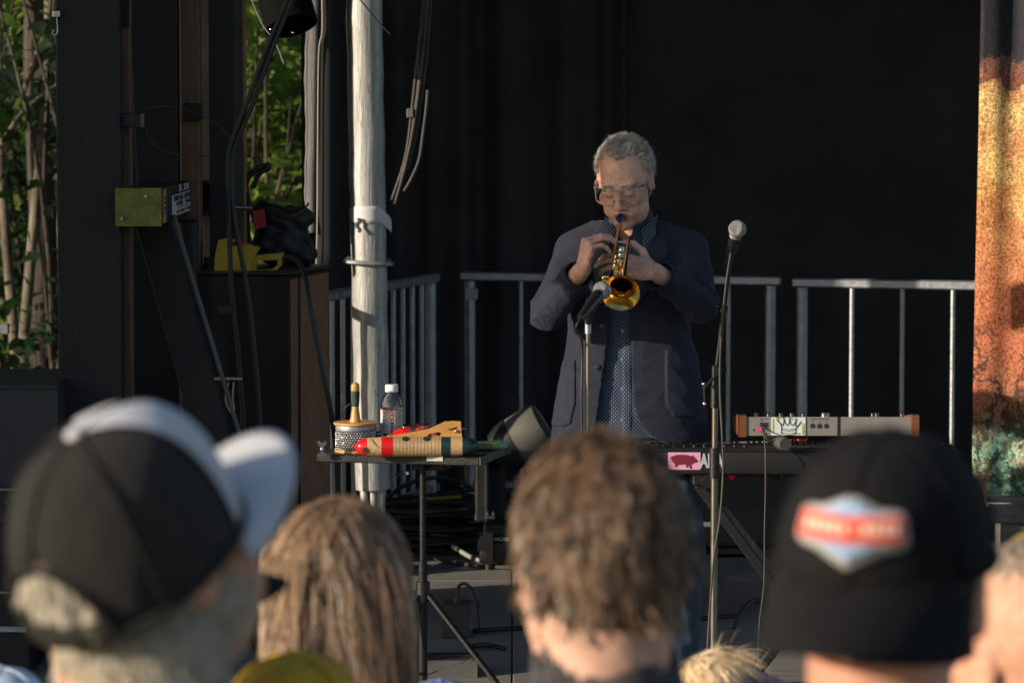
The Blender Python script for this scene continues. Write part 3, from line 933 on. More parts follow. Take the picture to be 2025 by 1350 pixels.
# black bag
bgm = mat('black_nylon', (.010, .010, .011), .6, 0, .3, 20, .4, 60)
bag = thing('equipment_bag', 'open black nylon bag with red lining and straps behind the yellow unit', 'bag', Vector((W(555, 525, 12.42).x, 12.42, ztop)))
bv = Vol((-.14, -.12, -.01), (.16, .14, .32), .005)
bv.ell((0, 0, .08), (.10, .075, .085), None, .02).ell((.02, 0, .17), (.105, .07, .05), None, .03).ell((-.05, 0, .2), (.05, .05, .03), None, .02).ell((.08, .0, .05), (.05, .06, .055), None, .02)
bv.ell((.03, 0, .235), (.075, .04, .03), None, .015, 's')
bv.d = np.maximum(bv.d, -bv.block((-1, -1, -1), (1, 1, 1))[3]).astype(np.float32)
sl, X, Y, Z = bv.block((-1, -1, -1), (1, 1, 1))
bv.d += (.006 * np.sin(X * 70 + Z * 40) * np.sin(Z * 60 + Y * 50)).astype(np.float32)
V, F = bv.mesh()
V = V + np.array(bag.location)
npmesh('bag_body', V, F, bgm, bag)
MB().prism(pxs([(500, 418), (523, 412), (527, 448), (503, 455)], 12.33), .006, Matrix.Translation((0, 12.33, 0))).build('lining', mat('red_lining', (.32, .02, .03), .6), bag)
MB().tube([W(485, 372, 12.36), W(492, 350, 12.36), W(508, 334, 12.36), W(530, 326, 12.36), W(530, 333, 12.36), W(512, 345, 12.36), W(500, 372, 12.36)], .009, 6, sm=5).build('handle', bgm, bag)
MB().tube([W(489, 380, 12.34), W(498, 420, 12.34), W(512, 452, 12.34)], .008, 6, sm=5).build('strap', bgm, bag)
MB().tube([W(486, 372, 12.38), W(487, 420, 12.38), W(490, 470, 12.38), W(500, 520, 12.38)], .012, 6, sm=5).build('strap', bgm, bag)
MB().tube([W(540, 425, 12.34), W(575, 428, 12.33), W(600, 415, 12.34), W(610, 402, 12.36)], .004, 6, sm=5).build('piping', mat('glossy_black_piping', (.02, .02, .022), .2), bag)

# hanging cables by the mast
def cable(name, label, pts, r, m=RUBBER, cat='cable', group=None, n=8):
    o = MB().tube(pts, r, n, sm=8).build(name, m, None, smooth=180)
    return tag(o, label, cat, group)
Yc = 11.62
cable('hanging_cable', 'black cable slanting from the top then hanging straight down past the yellow unit, leftmost', [W(585, -60, Yc), W(568, 0, Yc), W(530, 90, Yc), W(490, 200, Yc), W(461, 275, Yc), W(452, 320, Yc), W(453, 420, Yc), W(457, 560, Yc), W(470, 680, Yc), W(478, 780, Yc), W(486, 900, Yc), W(500, 1100, Yc), Vector((W(500, 1200, Yc).x, Yc, .012))], .0085)
cable('hanging_cable', 'second black cable hanging in front of the yellow unit, right of its twin', [W(596, -60, Yc), W(577, 0, Yc), W(540, 92, Yc), W(500, 205, Yc), W(468, 280, Yc), W(458, 330, Yc), W(462, 420, Yc), W(478, 510, Yc), W(490, 580, Yc), W(500, 660, Yc), W(510, 770, Yc), W(517, 900, Yc), W(520, 1100, Yc), Vector((W(524, 1200, Yc).x, Yc, .012))], .0085)
cable('thin_wire', 'thin pale wire hanging in front of the leaves near the stage lamp', [W(490, -30, 12.6), W(500, 5, 12.6), W(520, 50, 12.6), W(545, 85, 12.6), W(562, 128, 12.6)], .0025, mat('grey_wire', (.2, .2, .19), .6), 'wire')
cable('thin_wire', 'thin dark wire looping between the two left posts', [W(280, 235, 11.6), W(300, 280, 11.6), W(330, 300, 11.6), W(370, 308, 11.8), W(430, 309, 12.1)], .0022, GREYRUBBER, 'wire')
cable('thin_wire', 'thin wire arching over between the brown post and the mast', [W(290, 215, 11.7), W(330, 211, 11.8), W(380, 222, 12.0), W(430, 245, 12.1), W(458, 280, 12.1)], .0022, GREYRUBBER, 'wire')
cable('thin_wire', 'thin wire hanging straight down beside the broad corner post', [W(255, -20, 11.4), W(262, 150, 11.4), W(268, 300, 11.4), W(272, 372, 11.4)], .003, GREYRUBBER, 'wire')

# stage lamp at the top
lamp = thing('stage_lamp', 'black stage lamp hanging at the top edge above the leaves', 'stage lamp', W(555, -60, 12.9))
lm = frame_m(W(560, -10, 12.9), z=(.25, -.35, -.9))
MB().lathe([(.03, -.16), (.06, -.15), (.085, -.06), (.098, .03), (.1, .13), (.09, .13), (.07, -.02), (0, -.05)], 32, lm).build('can', mat('matt_black_can', (.004, .004, .004), .9, spec=.1), lamp)
MB().tube([lm @ Vector((.11, 0, 0)), lm @ Vector((.11, 0, -.2)), lm @ Vector((-.11, 0, -.2)), lm @ Vector((-.11, 0, 0))], .008, 6).build('yoke', BLACKMETAL, lamp)
for a in ((535, 58), (580, 65)):
    MB().sphere(W(a[0], a[1], 12.75), .004, 8).build('screw', CHROME, lamp)

# frayed pale strip at the edge of the drape
strip_m = mat('weathered_grey_webbing', (.17, .17, .175), .9, 0, .35, 12, .5, 60, stretch=(14, 14, .6))
fs = thing('frayed_strip', 'pale grey frayed strip hanging along the left edge of the black drape', 'fabric strip', W(615, 540, 13.33))
def strip_fn(u, v):
    yy = -60 + 520 * v
    lft = 603 + 1.2 * math.sin(yy * .03) + (.7 * math.sin(yy * .11)) + (0 if yy < 400 else (yy - 400) * .16)
    rgt = 628 - yy * .022
    return W(lft + (rgt - lft) * u, yy, 13.32 + .004 * math.sin(u * 6))
b = MB(); b.grid(6, 50, strip_fn); b.build('strip', strip_m, fs, smooth=180, solid=.012)
fr = MB()
for k in range(120):
    yy = random.uniform(-20, 440); x = 628 - yy * .022
    a = W(x, yy, 13.325)
    fr.tube([a, a + Vector((random.uniform(.002, .008), 0, random.uniform(-.004, .004)))], .0009, 3)
tag(fr.build('fringe', mat('pale_thread', (.5, .47, .38), .9), fs), kind='stuff')
MB().tube([W(636, -30, 13.30), W(637, 60, 13.30), W(630, 110, 13.30), W(628, 300, 13.30), W(627, 450, 13.30), W(625, 528, 13.30)], .0028, 5, sm=6).build('cord', mat('pale_cord', (.4, .39, .36), .8), fs)
b = MB(); b.grid(4, 20, lambda u, v: W(626 + 31 * u, -60 + 590 * v, 13.318 + .004 * math.sin(u * 9)))
b.build('backing', BLACKCLOTH, fs, smooth=180, solid=.006)

# ================================================================== mast pole
pole_m = mat('chalky_weathered_aluminium', (.38, .385, .39), .5, .25, .36, 7, .35, 30, stretch=(5, 5, .35))
scratch(pole_m, (.26, .255, .25), 24, .53, (2.4, 2.4, .8))
scratch(pole_m, (.16, .15, .14), 70, .60, (1.5, 1.5, .5))
YP = 13.4
pole = thing('stage_mast', 'tall pale weathered metal mast behind the percussion table', 'mast', W(738, 1130, YP))
p0, p1 = W(716.5, -200, YP), W(738, 966, YP)
n_ = 30
MB().tube([p0.lerp(p1, i / n_) + Vector((.0015 * math.sin(i * 1.7), 0, 0)) for i in range(n_ + 1)], [.0685 + .001 * math.sin(i * 2.3) for i in range(n_ + 1)], 40).build('tube', pole_m, pole, smooth=60)
for px_, yy in ((720, YP - .03), (754, YP - .03), (738, YP + .05)):
    MB().tube([W(px_, 964, yy), Vector((W(px_, 964, yy).x, yy, .01))], .0155, 12).build('leg_tube', pole_m, pole)
MB().box((W(738, 1000, YP).x, YP, .012), (.3, .3, .02), bev=.004).build('base_plate', GALV, pole)
c = p0.lerp(p1, (515 + 200) / 1166)
ring = []
for k in range(15):
    a = math.pi * (k / 14)
    ring.append(c + Vector((-.088 * math.cos(a), -.075 * math.sin(a) ** .6 - .012, .012 * math.cos(a) * .4)))
ring = [ring[0] + Vector((.01, .05, .008))] + ring + [ring[-1] + Vector((-.012, .05, .01))]
MB().tube(ring, .0085, 10, sm=3).build('pull_ring', GALV, pole)
c = p0.lerp(p1, (420 + 200) / 1166)
tape = MB(); tm = mat('white_tape', (.62, .62, .64), .6, 0, .1, 20)
tape.grid(24, 4, lambda u, v: c + Vector((math.cos(math.pi * (1.12 - 1.2 * u)) * .0715 + (max(0, u - .82) * .12), -math.sin(math.pi * (1.12 - 1.2 * u)) * .0715 - max(0, u - .82) * .10, (v - .5) * (.047 + .02 * math.sin(u * 3)) - max(0, u - .7) * .16)))
tape.build('tape_band', tm, pole, smooth=180, solid=.001)
tp = MB(); a0 = c + Vector((-.034, -.071, -.012))
tp.grid(3, 8, lambda u, v: a0 + Vector(((u - .5) * .02 * (1 - .5 * abs(v - .4)) + .006 * math.sin(v * 9), -.004 - .012 * v, -.055 * v)))
tp.build('tape_end', mat('dark_tape', (.06, .06, .065), .6), pole, smooth=180, solid=.001)

# hanging bundle of cables behind the mast
Yb = 13.15
bun = thing('cable_bundle', 'bundle of dusty grey cables hanging from above, right of the mast', 'cables', W(800, 405, Yb))
for pts in ([(842, -60), (838, 0), (826, 110), (815, 215), (802, 310), (775, 396)],
            [(850, -60), (846, 0), (836, 110), (822, 225), (804, 320), (781, 404)],
            [(857, -60), (852, 0), (843, 120), (833, 195), (826, 245), (812, 310), (805, 335)],
            [(846, -60), (843, 0), (829, 100), (828, 160), (820, 225), (808, 300), (790, 360)],
            [(846, 178), (843, 215), (836, 270), (829, 315), (815, 350), (799, 379)]):
    yj = Yb + random.uniform(-.02, .02)
    MB().tube([W(a, b, yj) for a, b in pts], .0062, 8, sm=8).build('cable', GREYRUBBER, bun, smooth=180)
MB().box(W(811, 224, Yb - .01), (.026, .03, .035), bev=.003).build('cable_tie', mat('grey_tie', (.12, .12, .12), .7), bun)
cable('thin_wire', 'thin black wire crossing the top of the pale mast', [W(690, -20, 13.25), W(712, 0, 13.25), W(745, 40, 13.25), W(773, 70, 13.25)], .003, RUBBER, 'wire')

# ================================================================== crowd-control barriers
def barrier(label, A, B, bars, ends, zt=1.08, zb=.16):
    A = Vector((A[0], A[1], 0)); B = Vector((B[0], B[1], 0)); d = (B - A).normalized()
    t = thing('steel_barrier', label, 'barrier', (A + B) / 2, 'steel barriers along the back drape')
    MB().beam(A + Vector((0, 0, zt - .019)), B + Vector((0, 0, zt - .019)), .038, .038, bev=.006).build('top_rail', GALV, t)
    MB().beam(A + Vector((0, 0, zb)), B + Vector((0, 0, zb)), .034, .034, bev=.006).build('bottom_rail', GALV, t)
    for e in ends:
        p = A + d * e
        MB().tube([p + Vector((0, 0, zt - .04)), p + Vector((0, 0, .02))], .0235, 14).build('end_post', GALV, t)
        MB().box(p + Vector((0, 0, .012)), (.10, .45, .016), bev=.003).build('foot', GALV, t)
    for e in bars:
        p = A + d * e
        MB().tube([p + Vector((0, 0, zt - .039)), p + Vector((0, 0, zb + .017))], .0105, 10).build('bar', GALV, t)
    return t
A, B = Vector((-.72 - .142, 13.55 - .48, 0)), Vector((-.325, 14.87, 0))
L = (B - A).length
barrier('steel barrier running back into the scene behind the pale mast', A, B, [L - .075 - .126 * k for k in range(1, 14)], [.05, L - .075])
A, B = (ZX(912, 15.0), 15.0), (ZX(1545, 14.6), 14.6)
L = math.hypot(B[0] - A[0], B[1] - A[1])
bc = barrier('steel barrier directly behind the trumpet player', A, B, [.04 + .229 * k for k in range(1, 6)], [.04, L - .045])
MB().box(W(932, 581, 14.97), (.056, .02, .05), bev=.003).build('tape_patch', mat('grey_tape', (.35, .36, .38), .6), bc)
A, B = (ZX(1568, 14.5), 14.5), (ZX(2200, 14.1), 14.1)
L = math.hypot(B[0] - A[0], B[1] - A[1])
barrier('steel barrier on the right ending behind the orange banner', A, B, [.042 + .212 * k for k in range(1, 6)], [.042, L - .05])

# ================================================================== banner
def banner_mat():
    m = bpy.data.materials.new('printed_banner'); m.use_nodes = True
    nt = m.node_tree; p = nt.nodes['Principled BSDF']; p.inputs['Roughness'].default_value = .8
    tc = nd(nt, 'ShaderNodeTexCoord'); sp = nd(nt, 'ShaderNodeSeparateXYZ'); nt.links.new(tc.outputs['Object'], sp.inputs[0])
    nz = nd(nt, 'ShaderNodeTexNoise'); nz.inputs['Scale'].default_value = 5; nz.inputs['Detail'].default_value = 8; nz.inputs['Roughness'].default_value = .7
    nt.links.new(tc.outputs['Object'], nz.inputs['Vector'])
    ad = nd(nt, 'ShaderNodeMath', operation='MULTIPLY_ADD'); ad.inputs[1].default_value = .5; nt.links.new(nz.outputs[0], ad.inputs[0])
    nt.links.new(sp.outputs[2], ad.inputs[2])
    mr = nd(nt, 'ShaderNodeMapRange'); mr.inputs[1].default_value = .445; mr.inputs[2].default_value = 2.545
    nt.links.new(ad.outputs[0], mr.inputs[0])
    cr = nd(nt, 'ShaderNodeValToRGB'); e = cr.color_ramp.elements
    e[0].position = 0; e[0].color = (.18, .42, .30, 1)
    e[1].position = .12; e[1].color = (.20, .40, .28, 1)
    for pos, c in ((.17, (.26, .11, .06)), (.34, (.42, .13, .06)), (.5, (.50, .20, .08)), (.60, (.66, .40, .13)), (.77, (.72, .50, .20)), (.805, (.60, .34, .14)), (.82, (.05, .03, .03)), (.845, (.16, .08, .06)), (.865, (.012, .012, .02)), (1, (.01, .011, .018))):
        q = e.new(pos); q.color = (*c, 1)
    nt.links.new(mr.outputs[0], cr.inputs[0])
    # fine speckle of the print
    vo = nd(nt, 'ShaderNodeTexNoise'); vo.inputs['Scale'].default_value = 130; vo.inputs['Detail'].default_value = 3
    nt.links.new(tc.outputs['Object'], vo.inputs['Vector'])
    r2 = nd(nt, 'ShaderNodeMapRange'); r2.inputs[1].default_value = .36; r2.inputs[2].default_value = .64; r2.inputs[3].default_value = .35; r2.inputs[4].default_value = 1.65
    nt.links.new(vo.outputs[0], r2.inputs[0])
    # cracked dark lines in the lower part
    mp = nd(nt, 'ShaderNodeMapping'); mp.inputs['Scale'].default_value = (1.3, 0, .8)
    wz = nd(nt, 'ShaderNodeVectorMath', operation='MULTIPLY_ADD'); wz.inputs[1].default_value = (.5, .5, .5); nt.links.new(nz.outputs[1], wz.inputs[0]); nt.links.new(tc.outputs['Object'], wz.inputs[2]); nt.links.new(wz.outputs[0], mp.inputs[0])
    vr = nd(nt, 'ShaderNodeTexVoronoi'); vr.feature = 'DISTANCE_TO_EDGE'; vr.inputs['Scale'].default_value = 5.0; nt.links.new(mp.outputs[0], vr.inputs['Vector'])
    r3 = nd(nt, 'ShaderNodeMapRange'); r3.inputs[1].default_value = .03; r3.inputs[2].default_value = .09; r3.inputs[3].default_value = .16; r3.inputs[4].default_value = 1
    nt.links.new(vr.outputs[0], r3.inputs[0])
    r4 = nd(nt, 'ShaderNodeMapRange'); r4.inputs[1].default_value = .85; r4.inputs[2].default_value = 1.0; nt.links.new(sp.outputs[2], r4.inputs[0])
    mx = nd(nt, 'ShaderNodeMix', data_type='FLOAT'); nt.links.new(r4.outputs[0], mx.inputs[0]); nt.links.new(r3.outputs[0], mx.inputs[2]); mx.inputs[3].default_value = 1
    m2 = nd(nt, 'ShaderNodeMath', operation='MULTIPLY'); nt.links.new(r2.outputs[0], m2.inputs[0]); nt.links.new(mx.outputs[0], m2.inputs[1])
    n5 = nd(nt, 'ShaderNodeTexNoise'); n5.inputs['Scale'].default_value = 70; n5.inputs['Detail'].default_value = 5; n5.inputs['Roughness'].default_value = .8
    nt.links.new(tc.outputs['Object'], n5.inputs['Vector'])
    n6 = nd(nt, 'ShaderNodeTexNoise'); n6.inputs['Scale'].default_value = 7; n6.inputs['Detail'].default_value = 6
    nt.links.new(tc.outputs['Object'], n6.inputs['Vector'])
    sm_ = nd(nt, 'ShaderNodeMath', operation='ADD'); nt.links.new(n5.outputs[0], sm_.inputs[0]); nt.links.new(n6.outputs[0], sm_.inputs[1])
    r5 = nd(nt, 'ShaderNodeMapRange'); r5.inputs[1].default_value = .92; r5.inputs[2].default_value = 1.12; r5.inputs[3].default_value = 0; r5.inputs[4].default_value = .75
    nt.links.new(sm_.outputs[0], r5.inputs[0])
    hi_ = nd(nt, 'ShaderNodeMapRange'); hi_.inputs[1].default_value = 1.88; hi_.inputs[2].default_value = 2.0; hi_.inputs[3].default_value = 1; hi_.inputs[4].default_value = 0
    nt.links.new(sp.outputs[2], hi_.inputs[0])
    m5 = nd(nt, 'ShaderNodeMath', operation='MULTIPLY'); nt.links.new(r5.outputs[0], m5.inputs[0]); nt.links.new(hi_.outputs[0], m5.inputs[1])
    mx5 = nd(nt, 'ShaderNodeMix', data_type='RGBA'); nt.links.new(m5.outputs[0], mx5.inputs[0]); nt.links.new(cr.outputs[0], mx5.inputs[6]); mx5.inputs[7].default_value = (.33, .09, .035, 1)
    vs = nd(nt, 'ShaderNodeVectorMath', operation='SCALE'); nt.links.new(mx5.outputs[2], vs.inputs[0]); nt.links.new(m2.outputs[0], vs.inputs['Scale'])
    nt.links.new(vs.outputs[0], p.inputs['Base Color'])
    return m
def banner_fn(u, v):
    zb_, zt_ = W(1980, 985, 13.9).z, 4.2
    z = zb_ + (zt_ - zb_) * v
    x = W(1926 + 10 * min(1, v * 1.7), 600, 13.9).x + u * 1.8
    return Vector((x, 13.9 + .018 * math.sin(u * 30 + .6 * math.sin(v * 7)) + .012 * math.sin(u * 75 + 2) + .01 * math.sin(v * 12 + u * 20), z))
b = MB(); b.grid(90, 40, banner_fn)
bn = b.build('printed_banner', banner_mat(), None, smooth=180, solid=.002)
tag(bn, 'orange, red and green printed fabric banner hanging at the right edge', 'banner')
rz = thing('wooden_riser', 'low grey wooden riser under the orange banner', 'riser', (ZX(2050, 13.85), 13.85, 0))
gw = mat('grey_wood', (.13, .125, .115), .85, 0, .5, 10, .5, 40, stretch=(.7, 5, 5))
zr = W(1990, 986, 13.8).z
for k in range(3):
    MB().box((ZX(1960, 13.8) + .7, 13.8 + .125 + .13 * k, zr - .012), (1.4, .124, .022), bev=.003).build('board', gw, rz)
MB().box((ZX(1960, 13.8) + .7, 13.83, zr - .063), (1.39, .04, .076), bev=.003).build('fascia', gw, rz)
for k in range(3):
    MB().box((ZX(1960, 13.8) + .1 + k * .6, 13.95, (zr - .1) / 2), (.07, .25, zr - .1), bev=.003).build('bearer', gw, rz)

# ================================================================== percussion table
TZ = W(947, 905, 10.15).z                       # table top
tfr = Vector((-.096, 10.15, 0)); tu = Vector((-.9715, .237, 0)); tv = Vector((.237, .9715, 0))
TM = frame_m(tfr + tu * .25 + tv * .19, x=-tu, z=(0, 0, 1))     # local: x right, y back
tray_m = mat('worn_black_tray', (.010, .011, .012), .55, 0, .4, 14, .15, 80, rvary=.15)
tbl = thing('percussion_table', 'black percussion tray table on a slim stand in front of the mast', 'table', TM @ Vector((0, 0, 0)))
MB().box((0, 0, TZ - .0125), (.5, .38, .024), TM, bev=.003).build('tray', tray_m, tbl)
scratch(tray_m, (.07, .075, .07), 40, .60, (1, 1, 1))
edge = mat('worn_green_edge', (.10, .125, .105), .6, 0, .5, 30)
MB().box((.2515, 0, TZ - .0115), (.004, .376, .024), TM, bev=.001).build('edge_strip', edge, tbl)
MB().box((0.06, -.02, TZ - .04), (.10, .10, .03), TM, bev=.004).build('clamp_plate', BLACKMETAL, tbl)
px_ = W(836, 1000, 10.3)
MB().tube([Vector((px_.x, 10.3, TZ - .03)), Vector((px_.x, 10.3, .33))], .0095, 12).build('pole', BLACKMETAL, tbl)
MB().tube([Vector((px_.x, 10.3, .46)), Vector((px_.x, 10.3, .08))], .0135, 12).build('lower_pole', BLACKMETAL, tbl)
MB().tube([Vector((px_.x, 10.3, .40)), Vector((px_.x, 10.3, .34))], .021, 12).build('collar', BLACKPLASTIC, tbl)
for a in (-.45, 1.65, 3.75):
    dv = Vector((math.cos(a), math.sin(a), 0))
    MB().beam(Vector((px_.x, 10.3, .36)) + dv * .02, Vector((px_.x, 10.3, .02)) + dv * .33, .022, .012, bev=.002).build('leg', BLACKMETAL, tbl)
    MB().beam(Vector((px_.x, 10.3, .12)) + dv * .014, Vector((px_.x, 10.3, .18)) + dv * .17, .014, .004).build('brace', BLACKMETAL, tbl)
    MB().sphere(Vector((px_.x, 10.3, .016)) + dv * .335, .016, 10).build('foot', RUBBER, tbl)
wc = W(637, 903, 10.24)
wb = MB(); wb.box(wc + Vector((0, 0, .022)), (.012, .012, .045), bev=.002)
wb.sphere(wc + Vector((0, -.012, .024)), .0065, 10)
wb.build('wing_bolt', CHROME, tbl)
for q in (-1, 1):
    MB().prism([(0, .004), (q * .014, .016), (q * .013, .026), (q * .004, .024), (0, .008)], .003, Matrix.Translation(wc + Vector((0, -.006, .022)))).build('wing', CHROME, tbl)
    MB().prism([(0, -.004), (q * .013, -.012), (q * .012, -.022), (q * .004, -.018), (0, -.008)], .003, Matrix.Translation(wc + Vector((0, -.006, .022)))).build('wing', CHROME, tbl)
MB().tube([W(783, 938, 10.25), W(795, 939, 10.2), W(806, 935, 10.18)], .005, 8).build('clamp_lever', CHROME, tbl)
tpm = mat('printed_clear_tape', (.5, .5, .47), .5, 0, .25, 90)
MB().box((.115, -.1915, TZ + .0005), (.05, .004, .026), TM, bev=.0008).build('tape_label', tpm, tbl)
for k in range(3):
    MB().box((.115, -.1939, TZ - .007 + k * .007), (.044, .0006, .0008), TM).build('print', BLACKINK, tbl)

# cabasa
wood = mat('varnished_wood', (.50, .26, .075), .35, 0, .2, 10, .1, 40, stretch=(1, 1, 6))
cb = Vector((W(703, 900, 10.33).x, 10.33, TZ))
cs = thing('cabasa', 'cabasa shaker with silver bead chains and upright wooden handle on the table', 'cabasa', cb)
CM = Matrix.Translation(cb)
MB().lathe([(.0, 0), (.062, 0), (.063, .004), (.062, .008), (0, .008)], 40, CM).build('lower_disc', wood, cs)
MB().lathe([(.056, .008), (.056, .078), (.05, .078), (.05, .008)], 40, CM).build('drum', mat('dull_steel', (.02, .02, .021), .5, .3, .15, 30), cs)
MB().lathe([(.0585, .064), (.0595, .068), (.0595, .078), (.058, .081)], 40, CM, False, False).build('steel_band', GALV, cs)
MB().lathe([(0, .081), (.064, .081), (.066, .085), (.064, .089), (.02, .0895), (0, .0895)], 40, CM).build('upper_disc', wood, cs)
MB().lathe([(.018, .089), (.015, .10), (.011, .125), (.0105, .135)], 20, CM).build('handle_base', wood, cs)
MB().lathe([(.0105, .135), (.0125, .15), (.0135, .172), (.013, .182)], 20, CM).build('grip_wrap', mat('dark_green_wrap', (.03, .055, .055), .8, 0, .3, 40, .4, 200), cs)
MB().lathe([(.0128, .182), (.0132, .192), (.0115, .202), (.006, .207), (0, .2085)], 20, CM).build('handle_end', wood, cs)
MB().tube([cb + Vector((-.011, -.004, .142)), cb + Vector((-.022, -.006, .140)), cb + Vector((-.034, -.006, .126))], .0016, 6, sm=4).build('tape_tail', GREYRUBBER, cs)
# bead chains
oc = np.array([(1, 0, 0), (-1, 0, 0), (0, 1, 0), (0, -1, 0), (0, 0, 1), (0, 0, -1), (.7, .7, 0), (.7, -.7, 0), (-.7, .7, 0), (-.7, -.7, 0)])
bead = MB(); bead.sphere((0, 0, 0), .0030, 6)
bead.bm.verts.index_update()
bV = np.array([v.co[:] for v in bead.bm.verts]); bF = [[v.index for v in f.verts] for f in bead.bm.faces]; bead.bm.free()
allb = MB()
for r_ in range(8):
    for k in range(46):
        a = 2 * math.pi * (k + .5 * (r_ % 2)) / 46
        allb._add([tuple(v) for v in bV + np.array((.0585 * math.cos(a), .0585 * math.sin(a), .0120 + r_ * .0068))], bF, CM)
tag(allb.build('bead_chains', CHROME, cs, smooth=180, weld=False), kind='stuff')

# bottle
bt = Vector((W(775, 890, 10.40).x, 10.40, TZ))
bo = thing('juice_bottle', 'clear plastic bottle with white cap and printed label on the table', 'bottle', bt)
BM_ = Matrix.Translation(bt)
glass = mat('clear_plastic', (.92, .95, .95), .06, 0, .02, 5, trans=1.0, ior=1.4)
MB().lathe([(0, .002), (.031, .002), (.0335, .006), (.0335, .130), (.0325, .142), (.027, .160), (.0185, .170), (.0165, .174), (.0165, .180), (.0155, .180), (.0155, .174), (.0175, .169), (.026, .159), (.0315, .141), (.0325, .130), (.0325, .008), (0, .006)], 40, BM_).build('bottle', glass, bo, smooth=60)
MB().lathe([(0, .0065), (.0318, .0065), (.0318, .115), (0, .115)], 36, BM_).build('drink', mat('dark_drink', (.035, .025, .02), .1, 0, .1, 5), bo, smooth=60)
MB().lathe([(.0195, .173), (.0198, .175), (.0198, .192), (.0185, .195), (0, .195)], 30, BM_).build('cap', WHITEP, bo)
MB().lathe([(.0340, .05), (.0342, .05), (.0342, .124), (.0340, .124)], 40, BM_, False, False).build('label_sleeve', mat('cream_label', (.55, .54, .47), .6, 0, .12, 60), bo)
red_ink = mat('red_print', (.36, .025, .03), .6)
MB().lathe([(.0344, .120), (.0346, .120), (.0346, .124), (.0344, .124)], 40, BM_, False, False).build('label_stripe', red_ink, bo)
MB().lathe([(.0344, .05), (.0346, .05), (.0346, .118), (.0344, .118)], 4, BM_, False, False, a0=-1.62, a1=-1.40).build('label_stripe', red_ink, bo)
for k in range(9):
    a = -1.3 if k % 2 else -1.98
    zz = .113 - k * .0065
    for a0, a1 in ((-2.6, -1.75 - .15 * (k % 3)), (-1.3, -.65)):
        MB().lathe([(.0344, zz), (.0346, zz), (.0346, zz + .0016), (.0344, zz + .0016)], 8, BM_, False, False, a0=a0, a1=a1).build('label_print', BLACKINK, bo)
for k in range(5):
    a = -1.51; MB().sphere((.0345 * math.cos(a), .0345 * math.sin(a), .112 - k * .0125), (.0022, .001, .0022), 8, BM_).build('label_dot', WHITEINK, bo)

# guiro
g0, g1 = W(700, 888, 10.17), W(946, 891, 10.165)
RG = .0295
g0 = Vector((g0.x, 10.175, TZ + RG + .0005)); g1 = Vector((g1.x, 10.185, TZ + RG + .0005))
ga = (g1 - g0); GL = ga.length
GM = frame_m(g0, x=(0, 0, 1), z=ga)          # local z along the axis, local x up
gu = thing('guiro', 'fish-shaped guiro with red nose, ridged tan body and dark green tail', 'guiro', (g0 + g1) / 2 - Vector((0, 0, RG)))
redp = mat('glossy_red_paint', (.55, .012, .015), .22, 0, .12, 12)
tan_ = mat('tan_gourd', (.42, .29, .15), .5, 0, .2, 18, .2, 90)
greenp = mat('dark_green_paint', (.012, .035, .035), .25, 0, .2, 10)
scratch(redp, (.24, .12, .06), 60, .63, (1, 1, 1)); scratch(tan_, (.22, .14, .07), 35, .60, (1, 1, 1)); scratch(greenp, (.10, .09, .05), 60, .64, (1, 1, 1)); scratch(wood, (.26, .12, .035), 30, .58, (1, 1, 1))
def gz(px): return (px - 700) / 246 * GL
MB().lathe([(0, -.004), (.004, -.004), (.0045, .001), (.008, .004), (.017, .011), (.0235, .021), (.0265, gz(726))], 32, GM, cap1=False).build('nose', redp, gu)
MB().lathe([(.0265, gz(726)), (.028, gz(740)), (.029, gz(754))], 32, GM, False, False).build('face_band', tan_, gu)
MB().lathe([(.0293, gz(754)), (.0297, gz(765)), (.0297, gz(777))], 32, GM, False, False).build('red_band', redp, gu)
prof = []
z = gz(777)
while z < gz(871):
    prof += [(.0292, z), (.0298, z + .0012), (.0292, z + .0026), (.0279, z + .0034)]
    z += .0041
MB().lathe(prof, 32, GM, False, False).build('ridged_body', tan_, gu, smooth=20)
MB().lathe([(.0292, gz(871)), (.0292, gz(891))], 32, GM, False, False).build('green_band', greenp, gu)
MB().lathe([(.0291, gz(891)), (.0287, gz(914))], 32, GM, False, False).build('tan_band', tan_, gu)
MB().lathe([(.0288, gz(914)), (.027, gz(925)), (.022, gz(935)), (.012, gz(943)), (0, gz(946))], 32, GM, False, False).build('tail', greenp, gu)
def on_guiro(px, ang, r=.0298):
    # angle from up (0) towards the camera
    return GM @ Vector((r * math.cos(ang), r * math.sin(ang), gz(px)))
camside = 1 if (GM.to_3x3() @ Vector((0, 1, 0))).y < 0 else -1
for px_ in (802, 844):
    q = on_guiro(px_, camside * .55, .0285); nrm = (GM.to_3x3() @ Vector((math.cos(.55), camside * math.sin(.55), 0)))
    MB().lathe([(0, .0022), (.010, .0022), (.0105, 0)], 16, frame_m(q, z=nrm)).build('sound_hole', BLACKINK, gu)
q = on_guiro(722, camside * 1.85, .0262); nrm = (GM.to_3x3() @ Vector((math.cos(1.85), camside * math.sin(1.85), -.3)))
MB().lathe([(0, .0016), (.0085, .0012), (.009, 0)], 16, frame_m(q, z=nrm)).build('eye_mark', BLACKINK, gu)
MB().tube([on_guiro(735, camside * .5, .0280), on_guiro(738, camside * .9, .0281), on_guiro(744, camside * 1.3, .0285), on_guiro(750, camside * 1.6, .029)], [.0006, .0017, .0013, .0005], 6, sm=5).build('mouth_mark', mat('brown_ink', (.10, .06, .04), .6), gu)

